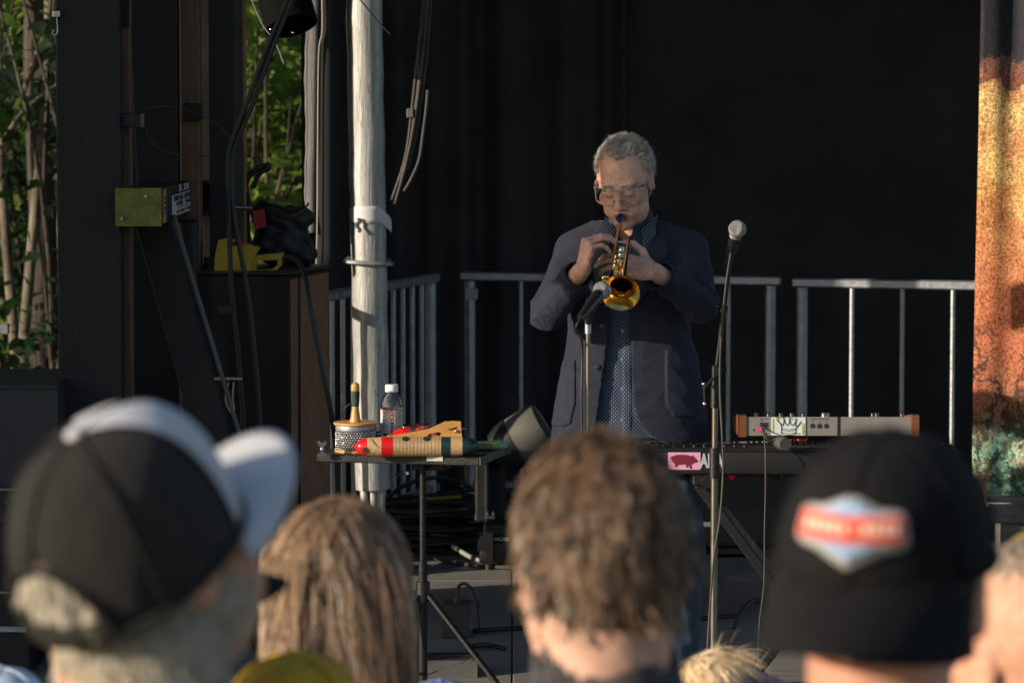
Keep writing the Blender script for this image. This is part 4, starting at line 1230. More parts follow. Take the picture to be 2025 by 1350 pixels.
# wooden clapper frame leaning behind the guiro
cl = thing('wooden_clapper', 'slotted light wooden clapper leaning behind the ridged guiro', 'clapper', W(840, 890, 10.26))
YW = 10.26
pxs_ = pxs
def pxs(pts, Y): return [(W(a, b - 6, Y).x, W(a, b - 6, Y).z) for a, b in pts]
out_ = pxs([(748, 871), (800, 863), (845, 855), (868, 845), (893, 838), (911, 839), (914, 874), (850, 877), (760, 877)], YW)
hol = [pxs([(845, 867), (850, 862), (868, 859), (873, 862), (870, 867), (852, 870)], YW), pxs([(888, 853), (904, 849), (905, 852), (890, 857)], YW)]
MB().prism(out_, .022, Matrix.Translation((0, YW, 0)), holes=hol).build('frame', wood, cl)
MB().prism(pxs([(868, 845), (880, 839), (911, 839), (912, 843), (886, 845), (872, 850)], YW + .02), .02, Matrix.Translation((0, YW + .021, 0))).build('back_bar', wood, cl)
pxs = pxs_
MB().tube([W(884, 847, YW - .012), W(921, 847, YW + .02)], .0018, 8).build('pin', CHROME, cl)
MB().sphere(W(902, 852, YW - .013), .005, 10).build('rivet', CHROME, cl)
for q in (0, 1):
    MB().lathe([(0, 0), (.012, .001), (.012, .002), (0, .003)], 16, frame_m(W(860 + q * 4, 864, YW - .002 + .005 * q), z=(.2, .3, 1))).build('jingle', CHROME, cl)

# maraca, shaker, bells, painted stick
mr_ = thing('maraca', 'red, tan and purple maraca lying behind the guiro', 'maraca', W(800, 890, 10.31))
mm_ = frame_m(Vector((W(770, 870, 10.31).x, 10.31, TZ + .036)), z=(.98, .05, .08))
seg = [(-.02, -.002, .010, mat('ochre_paint', (.5, .3, .04), .35)), (.01, .03, .026, redp), (.03, .06, .033, mat('purple_paint', (.10, .015, .06), .35)), (.045, .075, .035, redp)]
import itertools
pr = [(0.006, -.03), (.010, -.012), (.018, 0), (.026, .014), (.032, .03), (.035, .046), (.033, .062), (.026, .078), (.014, .088), (0, .091)]
cuts = [(0, 3, MATS['ochre_paint'], 'neck'), (2, 4, MATS['purple_paint'], 'purple_band'), (3, 7, redp, 'red_band'), (6, 10, tan_, 'tan_end')]
for a, b_, m_, nme in cuts:
    MB().lathe(pr[a:b_], 24, mm_, False, False).build(nme, m_, mr_, smooth=180)
fz = mat('red_speckled_felt', (.36, .06, .03), .9, 0, .6, 45, .8, 140)
sh = Vector((W(838, 868, 10.42).x, 10.42, TZ))
sk = thing('speckled_shaker', 'rounded red and brown speckled shaker behind the wooden clapper', 'shaker', sh)
sv_ = Vol((-.07, -.06, -.005), (.07, .06, .1), .003)
sv_.ell((-.012, 0, .038), (.042, .035, .038), None, .01).ell((.028, 0, .032), (.03, .03, .032), None, .008)
V, F = sv_.mesh(); npmesh('shell', V + np.array(sh), F, fz, sk)
MB().tube([sh + Vector((.012, -.033, .03)), sh + Vector((.012, -.022, .062)), sh + Vector((.012, 0, .071)), sh + Vector((.012, .02, .064))], .003, 6, sm=4).build('seam', mat('brown_seam', (.08, .04, .02), .7), sk)
for (pxx, pyy, yy, lab) in ((742, 852, 10.47, 'dark shiny bells between the cabasa and the bottle'), (808, 848, 10.48, 'dark shiny bells right of the bottle'), (848, 848, 10.5, 'dark shiny bells behind the speckled shaker')):
    c0 = Vector((W(pxx, 0, yy).x, yy, TZ))
    bl = thing('bell_cluster', lab, 'bells', c0, 'clusters of small bells on the table')
    for k, (dx, dy, dz) in enumerate(((-.014, 0, .013), (.014, .004, .013), (0, .012, .013), (-.004, -.002, .036), (.012, .006, .035), (-.012, .008, .055))):
        MB().sphere(c0 + Vector((dx, dy, dz)), .0135, 14).build('bell', DARKCHROME, bl, smooth=180)
s0 = Vector((W(930, 896, 10.33).x, 10.33, TZ + .012)); s1 = Vector((W(1004, 888, 10.40).x, 10.40, TZ + .012))
ps = thing('painted_stick', 'brown stick with green and pale blue painted tip at the right table edge', 'stick', (s0 + s1) / 2 - Vector((0, 0, .012)))
dd_ = (s1 - s0)
MB().tube([s0 - dd_ * .7, s0.lerp(s1, .55)], [.009, .0115], 14).build('shaft', mat('brown_stick', (.16, .10, .06), .5, 0, .3, 20), ps)
MB().tube([s0.lerp(s1, .55), s0.lerp(s1, .78)], [.0115, .0105], 14).build('green_band', mat('leaf_green_paint', (.18, .36, .05), .35), ps)
MB().tube([s0.lerp(s1, .78), s0.lerp(s1, .96), s1], [.0105, .008, .004], 14).build('tip', mat('pale_teal_paint', (.25, .42, .42), .35), ps)
s2 = s0 + Vector((-.02, .05, 0)); s3 = s1 + Vector((-.02, .04, .004))
tag(MB().tube([s2, s3], [.009, .0085], 12).build('teal_mallet', mat('teal_paint', (.03, .14, .17), .35), None), 'teal mallet handle lying behind the brown painted stick', 'mallet')

# ================================================================== moving-head stage light
YL = 13.55
lightm = mat('light_grey_casting', (.095, .093, .088), .45, 0, .12, 20, .06, 200)
ml = thing('moving_head_light', 'grey moving-head stage light standing on the floor behind the table', 'stage light', Vector((W(1010, 1100, YL).x, YL, 0)))
xa0, xa1 = ZX(956, YL - .1), ZX(984, YL - .1)
za, zb_ = W(970, 900, YL - .1).z, W(970, 1032, YL - .1).z
MB().box(((xa0 + xa1) / 2, YL + .02, (za + zb_) / 2 + .02), (xa1 - xa0, .16, za - zb_ + .06), bev=.006, rz=-.45).build('yoke_arm', BLACKPLASTIC, ml)
MB().box(((xa0 + xa1) / 2 - .038, YL - .055, (za + zb_) / 2), (xa1 - xa0 - .002, .006, za - zb_), bev=.002, rz=-.45).build('yoke_cover', lightm, ml)
xb0, xb1 = ZX(1120, YL - .1), ZX(1150, YL - .1)
MB().box(((xb0 + xb1) / 2, YL + .02, (za + zb_) / 2 + .02), (xb1 - xb0, .20, za - zb_ + .06), bev=.006).build('yoke_arm', BLACKPLASTIC, ml)
MB().box(((xa0 + xb1) / 2, YL + .02, zb_ - .035), (xb1 - xa0, .2, .06), bev=.008).build('yoke_bridge', BLACKPLASTIC, ml)
zb2 = zb_ - .068
MB().box((ZX(1053, YL), YL, zb2 / 2 + .012), (.42, .30, zb2 - .03), bev=.02, seg=2).build('base', BLACKPLASTIC, ml)
MB().prism(pxs([(944, 1085), (945, 1068), (962, 1052), (975, 1052), (975, 1108), (962, 1106), (962, 1090)], YL - .15), .05, Matrix.Translation((0, YL - .15, 0))).build('handle', BLACKPLASTIC, ml)
for px_ in (966, 1140):
    MB().lathe([(.014, 0), (.014, .02), (.01, .022)], 12, Matrix.Translation((ZX(px_, YL - .12), YL - .12, 0))).build('foot', RUBBER, ml)
text('MICRO', .018, WHITEINK, ml, Matrix.Translation(W(992, 1066, YL - .153)) @ FACE_CAM)
for q in (963, 975):
    MB().prism(pxs([(q - 3, 1018), (q, 1010), (q + 3, 1018)], YL - .09), .001, Matrix.Translation((0, YL - .088, 0))).build('warning_mark', WHITEINK, ml)
for q in (1021, 1024):
    MB().box(W(969, q, YL - .088), (.036, .001, .0022)).build('print', WHITEINK, ml)
ax0, ax1 = W(1003, 884, YL), W(1081, 838, YL - .02)
hax = (ax1 - ax0).normalized()
HM = frame_m(ax0, z=hax)
MB().lathe([(.05, -.06), (.085, -.04), (.098, .0), (.10, .03)], 32, HM).build('rear_housing', BLACKPLASTIC, ml)
MB().lathe([(.099, .03), (.10, .10), (.097, .165), (.094, .17), (.084, .165), (.078, .06), (0, .05)], 40, HM, cap0=False).build('barrel', lightm, ml, smooth=50)
MB().lathe([(.1025, .02), (.1025, .045)], 40, HM, False, False).build('shadow_band', BLACKPLASTIC, ml)  # black ring stands in for a band of shadow on the barrel
MB().lathe([(0, .075), (.076, .075), (.076, .08), (0, .09)], 32, HM).build('lens', mat('dark_lens', (.01, .01, .012), .08), ml)
for k in range(6):
    a = 2.4 + k * .22
    MB().box((.094 * math.cos(a), .094 * math.sin(a), -.02), (.012, .012, .05), HM).build('cooling_fin', BLACKMETAL, ml)
MB().sphere(W(1064, 850, YL - .11), .006, 8).build('knob', BLACKPLASTIC, ml)

# cable heap behind the table
hp = MB(); g = np.random.default_rng(31)
cc = Vector((W(865, 1090, 14.05).x, 14.05, 0))
for k in range(26):
    R0 = g.uniform(.12, .30); e = g.uniform(.5, .85); z0 = .012 + k * .0075; off = Vector((g.normal(0, .05), g.normal(0, .05), 0)); ph = g.uniform(0, 6.28)
    pts = []
    for i in range(19):
        a = ph + 6.28 * i / 16
        pts.append(cc + off + Vector((R0 * math.cos(a), R0 * e * math.sin(a), z0 + .015 * math.sin(a * 2 + k))))
    hp.tube(pts, .0085, 6, sm=2)
tag(hp.build('cable_heap', RUBBER, None, smooth=180), 'heap of coiled black cables on the floor behind the table', 'cables')
cable('loose_cable', 'loose black cable arching over the cable heap', [cc + Vector((-.32, .1, .05)), cc + Vector((-.15, 0, .25)), cc + Vector((.05, -.03, .29)), cc + Vector((.2, .02, .19)), cc + Vector((.26, 0, .02))], .009)
cable('floor_cable', 'sunlit cable lying along the floor in front of the grey stage light', [(W(770, 1092, 13.9).x, 13.9, .010), (W(840, 1100, 13.7).x, 13.75, .010), (W(900, 1110, 13.5).x, 13.55, .010), (W(960, 1112, 13.4).x, 13.45, .010), (W(1080, 1112, 13.4).x, 13.4, .010), (W(1300, 1110, 13.4).x, 13.5, .010)], .008, GREYRUBBER)
cable('floor_cable', 'short pale cable end beside the base of the grey stage light', [(W(895, 1088, 13.8).x, 13.75, .05), (W(930, 1098, 13.6).x, 13.65, .02), (W(950, 1102, 13.5).x, 13.6, .012)], .010, mat('pale_cable', (.25, .25, .23), .5))
cable('floor_cable', 'yellow-green cable end on top of the cable heap', [cc + Vector((-.05, -.1, .215)), cc + Vector((.03, -.1, .219)), cc + Vector((.1, -.1, .225))], .007, mat('yellow_green_cable', (.22, .24, .04), .5))

# power box, pedal and floor cables
pb = W(900, 1243, 11.75)
pw = thing('power_box', 'small dark power box with a plugged-in looping cable on the stage floor', 'power box', Vector((pb.x, 11.75, 0)))
zz = W(900, 1196, 11.7).z
MB().box((pb.x, 11.78, zz / 2), (.095, .11, zz), bev=.005).build('box', mat('dark_grey_paint', (.035, .034, .032), .6, 0, .2, 20), pw)
MB().lathe([(0, .001), (.008, .001), (.009, 0)], 12, frame_m((pb.x - .01, 11.724, zz * .4), z=(0, -1, 0))).build('socket', BLACKINK, pw)
MB().tube([W(903, 1197, 11.76), W(904, 1178, 11.76)], [.016, .011], 10).build('plug', RUBBER, pw)
MB().tube([W(904, 1180, 11.76), W(907, 1160, 11.76), W(918, 1153, 11.74), W(932, 1165, 11.7), W(942, 1195, 11.66), W(947, 1240, 11.6)], .006, 8, sm=6).build('cable', RUBBER, pw)
MB().tube([W(912, 1190, 11.8), W(925, 1188, 11.8), W(942, 1188, 11.75), W(946, 1200, 11.7)], .005, 8, sm=6).build('cable', RUBBER, pw)
cable('floor_cable', 'black cable lying across the floor right of the power box', [(pb.x + .06, 11.85, .008), (pb.x + .25, 11.92, .008), (pb.x + .6, 12.0, .008), (pb.x + 1.0, 12.2, .008)], .008)
cable('floor_cable', 'small black cable knot on the floor beside the power box', [(pb.x + .05, 11.5, .008), (pb.x + .09, 11.52, .012), (pb.x + .12, 11.48, .02), (pb.x + .08, 11.46, .02), (pb.x + .13, 11.5, .012), (pb.x + .17, 11.47, .008)], .008)

pdm = mat('bare_metal_case', (.11, .11, .105), .5, .3, .15, 20, .05, 200)
pdx = W(893, 1340, 10.95)
pd = thing('floor_pedal', 'grey metal floor unit with a row of round holes at the bottom edge', 'floor unit', Vector((pdx.x, 10.95, 0)))
pt = W(890, 1308, 10.95).z
MB().prism([(-.06, 0), (.06, 0), (.06, pt), (-.025, pt), (-.06, pt * .15)], .165, frame_m((pdx.x, 11.0, 0), x=(0, 1, 0), z=(0, 0, 1))).build('case', pdm, pd)
MB().prism([(-.005, 0), (.05, 0), (.05, pt + .012), (.0, pt + .012)], .17, frame_m((pdx.x, 11.02, 0), x=(0, 1, 0), z=(0, 0, 1))).build('hood', BLACKMETAL, pd)
for r_ in range(2):
    for k in range(7):
        MB().lathe([(0, .0012), (.007, .0012), (.0075, 0)], 6, Matrix.Translation((pdx.x - .066 + k * .021 + .01 * r_, 10.985 + r_ * .018, pt + .0003))).build('hole', BLACKINK, pd)
MB().lathe([(.004, .001), (.007, .001), (.007, 0)], 12, frame_m((pdx.x + .062, 10.958, pt * .5), z=(0, -1, .6))).build('screw', DARKCHROME, pd)

# ================================================================== microphones and stands
gridm = mat('microphone_mesh', (.32, .32, .33), .45, .8, .35, 260, .8, 500)
def microphone(label, head, tail):
    head, tail = Vector(head), Vector(tail)
    ax = (head - tail).normalized()
    t = thing('microphone', label, 'microphone', tail, 'vocal microphones on stands')
    m = frame_m(head, z=ax)
    MB().lathe([(.0175, -.022), (.0215, -.014), (.0245, -.003), (.025, .004), (.0235, .013), (.018, .021), (.010, .0255), (0, .027)], 28, m, cap0=False).build('grille', gridm, t, smooth=180)
    MB().lathe([(.0252, -.004), (.0262, -.002), (.0262, .002), (.0252, .004)], 28, m, False, False).build('grille_ring', GALV, t)
    MB().lathe([(.0175, -.028), (.019, -.022), (.0175, -.02)], 28, m, False, False).build('collar', GALV, t)
    MB().lathe([(0, -.165), (.010, -.165), (.0115, -.160), (.0135, -.11), (.0185, -.028)], 28, m).build('body', BLACKPLASTIC, t, smooth=60)
    return t
YM1 = 9.70
h1 = W(1190, 575, YM1); t1 = W(1164, 608, YM1 - .085)
microphone('black microphone with silver grille pointed at the trumpet bell', h1, h1 + (t1 - h1).normalized() * .1)
st1 = thing('microphone_stand', 'straight dark microphone stand in front of the trumpet player', 'microphone stand', Vector((W(1163, 620, YM1 + .04).x, YM1 + .04, GROUND)))
xx = st1.location.x; yy = st1.location.y
zt1 = W(1163, 640, yy).z
GUNM = mat('gunmetal_tube', (.20, .19, .17), .32, .85, .15, 30)
MB().tube([(xx, yy, zt1), (xx, yy, .45)], .0062, 12).build('upper_tube', GUNM, st1)
MB().tube([(xx, yy, zt1 + .012), (xx, yy, zt1 - .028)], .009, 12).build('top_fitting', GALV, st1)
MB().tube([(xx, yy, .5), (xx, yy, GROUND + .03)], .0085, 12).build('lower_tube', BLACKMETAL, st1)
MB().tube([(xx, yy, .54), (xx, yy, .44)], .015, 12).build('clutch', BLACKPLASTIC, st1)
MB().lathe([(.13, 0), (.13, .02), (.12, .028), (.02, .034), (0, .034)], 32, Matrix.Translation((xx, yy, GROUND))).build('base', BLACKMETAL, st1)
cp1 = h1 + (t1 - h1).normalized() * .075
MB().tube([cp1, cp1.lerp(Vector((xx, yy, zt1 + .02)), .6), (xx, yy, zt1)], [.02, .014, .008], 12).build('clip', BLACKPLASTIC, st1)
e1 = h1 + (t1 - h1).normalized() * .165
cable('microphone_cable', 'cable looping down from the microphone in front of the trumpet bell', [e1, e1 + Vector((-.012, .0, -.03)), W(1151, 680, yy - .01), W(1150, 780, yy - .01), W(1152, 900, yy - .01), W(1160, 1050, yy - .02), W(1163, 1250, yy - .02)], .0032)

YM2 = 9.95
h2 = W(1458, 454, YM2); t2 = W(1447, 492, YM2 + .06)
microphone('black microphone with silver grille on the boom stand at right', h2, h2 + (t2 - h2).normalized() * .1)
st2 = thing('microphone_stand', 'tall black boom microphone stand right of the trumpet player', 'microphone stand', Vector((W(1413, 900, YM2 + .05).x, YM2 + .05, GROUND)))
x2, y2 = st2.location.x, st2.location.y
j2 = W(1417, 745, y2)
MB().tube([W(1446, 497, YM2 + .04), j2 + Vector((-.01, 0, -.06))], .0065, 12).build('boom', BLACKMETAL, st2)
MB().tube([W(1451, 470, YM2 + .02), W(1445, 505, YM2 + .04)], [.017, .011], 12).build('clip', BLACKPLASTIC, st2)
MB().tube([W(1432, 604, YM2 + .045), W(1430, 618, YM2 + .045)], .012, 10).build('cable_clip', BLACKPLASTIC, st2)
MB().sphere(W(1419, 606, YM2 + .04), .009, 8).build('thumb_screw', BLACKPLASTIC, st2)
MB().box(W(1417, 745, y2), (.026, .03, .07), bev=.004).build('joint', BLACKPLASTIC, st2)
MB().tube([W(1417, 741, y2 - .02), W(1395, 765, y2 - .03), W(1392, 770, y2 - .03)], .0045, 8).build('lever', BLACKMETAL, st2)
for q in ((1391, 759), (1393, 798)):
    MB().sphere(W(q[0], q[1], y2 - .03), .006, 8).build('lever_knob', CHROME, st2)
MB().tube([W(1392, 760, y2 - .03), W(1394, 798, y2 - .03)], .003, 8).build('lever', BLACKMETAL, st2)
MB().tube([W(1437, 730, y2), W(1428, 730, y2)], .006, 8).build('thumb_screw', BLACKPLASTIC, st2)
MB().tube([W(1414, 760, y2), (x2, y2, W(1413, 940, y2).z)], .0085, 14).build('upper_tube', GUNM, st2)
MB().tube([W(1415, 762, y2), W(1414, 806, y2)], .0135, 14).build('collar', BLACKPLASTIC, st2)
MB().tube([(x2, y2, W(1413, 885, y2).z), (x2, y2, W(1413, 945, y2).z)], .015, 14).build('clutch', BLACKPLASTIC, st2)
MB().tube([(x2, y2, W(1413, 930, y2).z), (x2, y2, GROUND + .08)], .0105, 14).build('lower_tube', GUNM, st2)
for a in (.6, 2.7, 4.8):
    MB().tube([(x2, y2, GROUND + .1), (x2 + .34 * math.cos(a), y2 + .34 * math.sin(a), GROUND + .012)], .009, 8).build('leg', BLACKMETAL, st2)
cable('microphone_cable', 'thin cable running down the boom stand at right', [W(1445, 500, YM2 + .01), W(1436, 560, YM2), W(1428, 640, YM2), W(1424, 720, y2 - .03), W(1424, 780, y2 - .03), W(1428, 860, y2 - .03), W(1430, 930, y2 - .02), W(1424, 1020, y2 - .02), W(1412, 1100, y2 - .03), W(1404, 1200, y2 - .03), W(1398, 1300, y2 - .03), W(1390, 1420, y2 - .05)], .0032, GREYRUBBER)

# ================================================================== keyboards
YK = 10.2
kz0, kz1 = W(1420, 938, YK).z, W(1420, 893, YK).z
kb = thing('black_keyboard', 'black stage keyboard seen from behind with a pink pig sticker', 'keyboard', Vector((ZX(1580, YK), YK, kz0)))
kx0, kx1 = ZX(1262, YK), ZX(1905, YK)
kbm = mat('satin_black_case', (.006, .006, .007), .55, 0, .2, 20, .08, 200)
MB().box(((kx0 + kx1) / 2, YK + .13, (kz0 + kz1) / 2), (kx1 - kx0, .26, kz1 - kz0), bev=.008, seg=2).build('case', kbm, kb)
MB().box(((kx0 + kx1) / 2, YK + .07, kz1 + .004), (kx1 - kx0 - .02, .12, .012), bev=.003).build('control_panel', kbm, kb)
nk = 52
wk = mat('ivory_key', (.7, .69, .66), .3); bk = mat('ebony_key', (.01, .01, .01), .3)
kw = (kx1 - kx0 - .06) / nk
for k in range(nk):
    MB().box((kx0 + .03 + kw * (k + .5), YK + .205, kz1 - .001), (kw - .0012, .12, .010), bev=.001).build('white_key', wk, kb)
    if k % 7 in (0, 1, 3, 4, 5):
        MB().box((kx0 + .03 + kw * (k + 1), YK + .18, kz1 + .007), (kw * .5, .075, .01), bev=.001).build('black_key', bk, kb)
for k in range(10):
    MB().lathe([(.006, 0), (.005, .006), (0, .007)], 8, Matrix.Translation((kx0 + .05 + k * .03, YK + .05, kz1 + .009))).build('knob', BLACKPLASTIC, kb)
a = W(1353, 911, YK)
pk = mat('pink_sticker', (.62, .30, .48), .5, 0, .1, 20)
MB().box((a.x, YK - .001, a.z), (W(1386, 0, YK).x - W(1321, 0, YK).x, .002, .0515)).build('sticker', pk, kb)
pig = [(1335, 914), (1332, 907), (1334, 901), (1340, 898), (1352, 897), (1364, 898), (1372, 900), (1376, 899), (1378, 902), (1382, 906), (1386, 910), (1384, 914), (1378, 915), (1374, 918), (1372, 920), (1374, 927), (1370, 928), (1368, 921), (1366, 920), (1366, 925), (1362, 925), (1361, 918), (1350, 919), (1344, 920), (1343, 924), (1339, 924), (1339, 918)]
pig = [(1353 + (a_ - 1358) * .96, 911 + (b_ - 911) * .9) for a_, b_ in pig]
pigm = mat('maroon_print', (.14, .008, .025), .6)
MB().prism(pxs(pig, YK - .002), .001, Matrix.Translation((0, YK - .0026, 0))).build('pig_print', pigm, kb)
MB().tube([W(1329.5, 902, YK - .003), W(1326, 905, YK - .003), W(1329, 909, YK - .003), W(1327, 911, YK - .003)], .0008, 5, sm=4).build('pig_print', pigm, kb)
text('AHA', .056, mat('grey_print', (.36, .42, .44), .6), kb, Matrix.Translation((W(1411, 0, YK).x, YK - .0015, W(0, 912, YK).z)) @ FACE_CAM, sx=.58, bold=.0022)

YS = 10.32
sz0, sz1 = W(1600, 861, YS).z, W(1600, 824, YS).z
sx0, sx1 = ZX(1478, YS), ZX(1806, YS)
sy = thing('grey_synthesizer', 'grey synthesizer with wooden end cheeks above the black keyboard', 'synthesizer', Vector(((sx0 + sx1) / 2, YS, sz0)))
sym = mat('warm_grey_steel', (.20, .19, .18), .5, 0, .08, 30, .04, 200)
MB().prism([(0, 0), (.29, 0), (.29, .028), (0, sz1 - sz0)], sx1 - sx0, frame_m(((sx0 + sx1) / 2, YS, sz0), x=(0, 1, 0), z=(0, 0, 1))).build('case', sym, sy)
chk = mat('walnut_cheek', (.17, .065, .03), .4, 0, .3, 12, .1, 40, stretch=(6, 1, 6))
for x in (sx0 - .0115, sx1 + .0115):
    MB().prism([(-.004, -.004), (.28, -.004), (.297, .03), (.02, sz1 - sz0 + .006), (-.004, sz1 - sz0 + .004)], .022, frame_m((x, YS, sz0), x=(0, 1, 0), z=(0, 0, 1))).build('end_cheek', chk, sy)
for px_, py_ in ((1497, 815), (1522, 815), (1546, 815), (1568, 815), (1591, 815), (1729, 816), (1737, 817), (1787, 818)):
    MB().lathe([(.0068, 0), (.0068, .010), (.006, .011), (0, .011)], 14, Matrix.Translation((ZX(px_, YS + .03), YS + .03, sz1 - .0015))).build('knob', DARKCHROME, sy)
MB().lathe([(.0135, 0), (.0135, .012), (.012, .013), (0, .013)], 18, Matrix.Translation((ZX(1634, YS + .03), YS + .03, sz1 - .002))).build('big_knob', CHROME, sy)
yf = YS - .0015
a = W(1559, 842.5, YS)
MB().box((a.x, yf, a.z), (ZX(1594, YS) - ZX(1526, YS), .002, sz1 - sz0 - .002)).build('sticker', mat('white_sticker', (.62, .66, .68), .5, 0, .08, 30), sy)
olive = mat('olive_smudge', (.36, .38, .10), .6, 0, .5, 60)
for q in ((1529, 842, 3.5, 30), (1589, 848, 5, 22), (1540, 826, 12, 3), (1576, 857, 14, 3), (1565, 828, 5, 6)):
    b_ = W(q[0], q[1], YS)
    MB().box((b_.x, yf - .0012, b_.z), (q[2] / 665, .0006, q[3] / 665)).build('smudge', olive, sy)
ink = mat('crown_ink', (.02, .05, .06), .6)
def stroke(pts, w=.0011):
    MB().tube([W(p, q, YS) + Vector((0, -.003, 0)) for p, q in pts], w, 5, sm=4).build('crown_line', ink, sy)
stroke([(1546, 846), (1543, 838), (1538, 832)]); stroke([(1538, 832), (1543, 836), (1547, 841), (1549, 838), (1550, 828)])
stroke([(1550, 828), (1553, 836), (1557, 841), (1560, 836), (1561, 828)]); stroke([(1561, 828), (1563, 836), (1567, 841), (1570, 838), (1574, 831)])
stroke([(1574, 831), (1573, 838), (1574, 843), (1582, 837)]); stroke([(1582, 837), (1577, 843), (1573, 849)])
for q in ((1538, 830), (1550, 826), (1561, 826), (1574, 829), (1583, 835)):
    stroke([(q[0] + 2 * math.cos(t), q[1] + 2 * math.sin(t)) for t in np.linspace(0, 6.3, 8)], .0008)
for q in (846, 849, 854, 857):
    stroke([(1545, q), (1552, q + 2), (1560, q + 2.5), (1568, q + 2), (1574, q)], .0009)
stroke([(1545, 846), (1545, 857)]); stroke([(1574, 846), (1573, 857)])
for px_ in (1607, 1620.5, 1634):
    MB().lathe([(0, .001), (.0072, .001), (.0076, 0)], 16, frame_m(W(px_, 842, YS) + Vector((0, -.0002, 0)), z=(0, -1, 0))).build('socket', BLACKINK, sy)
for px_ in (1505, 1514):
    MB().box(W(px_, 839, YS) + Vector((0, -.001, 0)), (.0085, .003, .012)).build('socket', BLACKINK, sy)
MB().box(W(1490, 850, YS) + Vector((0, -.0005, 0)), (.002, .002, .006)).build('slot', BLACKINK, sy)
for (q0, q1, py_) in ((1503, 1512, 828), (1515, 1520, 827), (1502, 1508, 831), (1602, 1640, 828), (1605, 1610, 833), (1618, 1624, 833), (1632, 1637, 833)):
    MB().box(W((q0 + q1) / 2, py_, YS) + Vector((0, -.0006, 0)), ((q1 - q0) / 665, .001, .0014)).build('print', BLACKINK, sy)
MB().box(W(1503, 849, YS) + Vector((0, -.003, 0)), (.016, .001, .011)).build('tag_sticker', mat('neon_pink', (.75, .05, .25), .5), sy)
MB().box(W(1658, 842, YS) + Vector((0, -.001, 0)), (.006, .002, sz1 - sz0 - .001)).build('panel_seam', BLACKPLASTIC, sy)
cable('synth_cable', 'thin grey cable hanging from the synthesizer past the cap', [W(1506, 839, YS - .006), W(1508, 850, YS - .02), W(1513, 880, YS - .16), W(1514, 960, YS - .17), W(1512, 1050, YS - .17), W(1511, 1150, YS - .17), W(1502, 1230, YS - .2), W(1500, 1300, YS - .2), W(1508, 1350, YS - .2), W(1515, 1420, YS - .25)], .0024, GREYRUBBER)

# keyboard stand
ks = thing('keyboard_stand', 'black X-shaped keyboard stand with raised second tier', 'stand', Vector((ZX(1590, YK + .15), YK + .15, 0)))
for yy, s_ in ((YK + .02, 1), (YK + .28, -1)):
    MB().beam(Vector((ZX(1382, yy), yy, kz0 - .03)), Vector((ZX(1720, yy), yy, .03)), .03, .03, up=(0, 1, 0), bev=.004).build('leg', BLACKMETAL, ks)
    y3 = yy + .034 * s_
    MB().beam(Vector((ZX(1790, y3), y3, kz0 - .03)), Vector((ZX(1448, y3), y3, .03)), .03, .03, up=(0, 1, 0), bev=.004).build('leg', BLACKMETAL, ks)
for px_ in (1382, 1790):
    MB().beam(Vector((ZX(px_, YK), YK - .02, kz0 - .016)), Vector((ZX(px_, YK), YK + .34, kz0 - .016)), .03, .03, bev=.004).build('support_arm', BLACKMETAL, ks)
for px_, d_ in ((1542, -26), (1760, 26)):
    MB().tube([Vector((ZX(px_, YK + .32), YK + .325, kz0 - .05)), Vector((ZX(px_ + d_, YK + .35), YK + .33, sz0 - .012)), Vector((ZX(px_ + d_, YK + .35), YS - .02, sz0 - .012))], .011, 10).build('tier_arm', BLACKMETAL, ks)
MB().lathe([(.0, .03), (.018, .03), (.02, .022), (.02, .006), (.01, 0)], 16, frame_m(W(1398, 951, YK), z=(0, -1, 0))).build('knob', BLACKPLASTIC, ks)
MB().beam(W(1372, 945, YK - .01), W(1392, 950, YK - .01), .008, .01).build('latch', BLACKMETAL, ks)
MB().box(Vector((ZX(1472, YK - .02), YK - .055, .12)), (.02, .004, .012), bev=.001).build('print', WHITEINK, ks)

# small red effects unit and grey knob cylinder between the keyboards
ru = Vector((ZX(1580, 10.40), 10.40, kz1 + .006))
re = thing('red_effects_unit', 'glossy red rounded effects unit with chrome posts under the synthesizer', 'effects unit', ru)
MB().lathe([(.029, 0), (.030, .012), (.027, .022), (.016, .030), (0, .032)], 28, Matrix.Translation(ru)).build('dome', redp, re, smooth=60)
for dx in (-.021, .0, .023):
    MB().lathe([(.0035, 0), (.0035, .014), (0, .015)], 10, Matrix.Translation(ru + Vector((dx, -.031 + abs(dx) * .5, .0)))).build('post', CHROME, re)
gc = W(1547, 876, 10.16)
gy = thing('grey_stage_knob', 'dark grey cylinder on a curved arm under the synthesizer', 'cylinder', gc - Vector((0, 0, .026)))
MB().lathe([(0, -.03), (.0185, -.03), (.0205, -.026), (.0205, .024), (.018, .03), (0, .03)], 24, frame_m(gc, z=(.25, -1, 0))).build('barrel', mat('mid_grey_plastic', (.06, .06, .058), .6, 0, .3, 40), gy)
MB().tube([gc + Vector((-.012, .01, .01)), gc + Vector((-.035, .01, .008)), gc + Vector((-.045, .005, .016)), gc + Vector((-.05, 0, .03))], .005, 8, sm=4).build('arm', GREYRUBBER, gy)

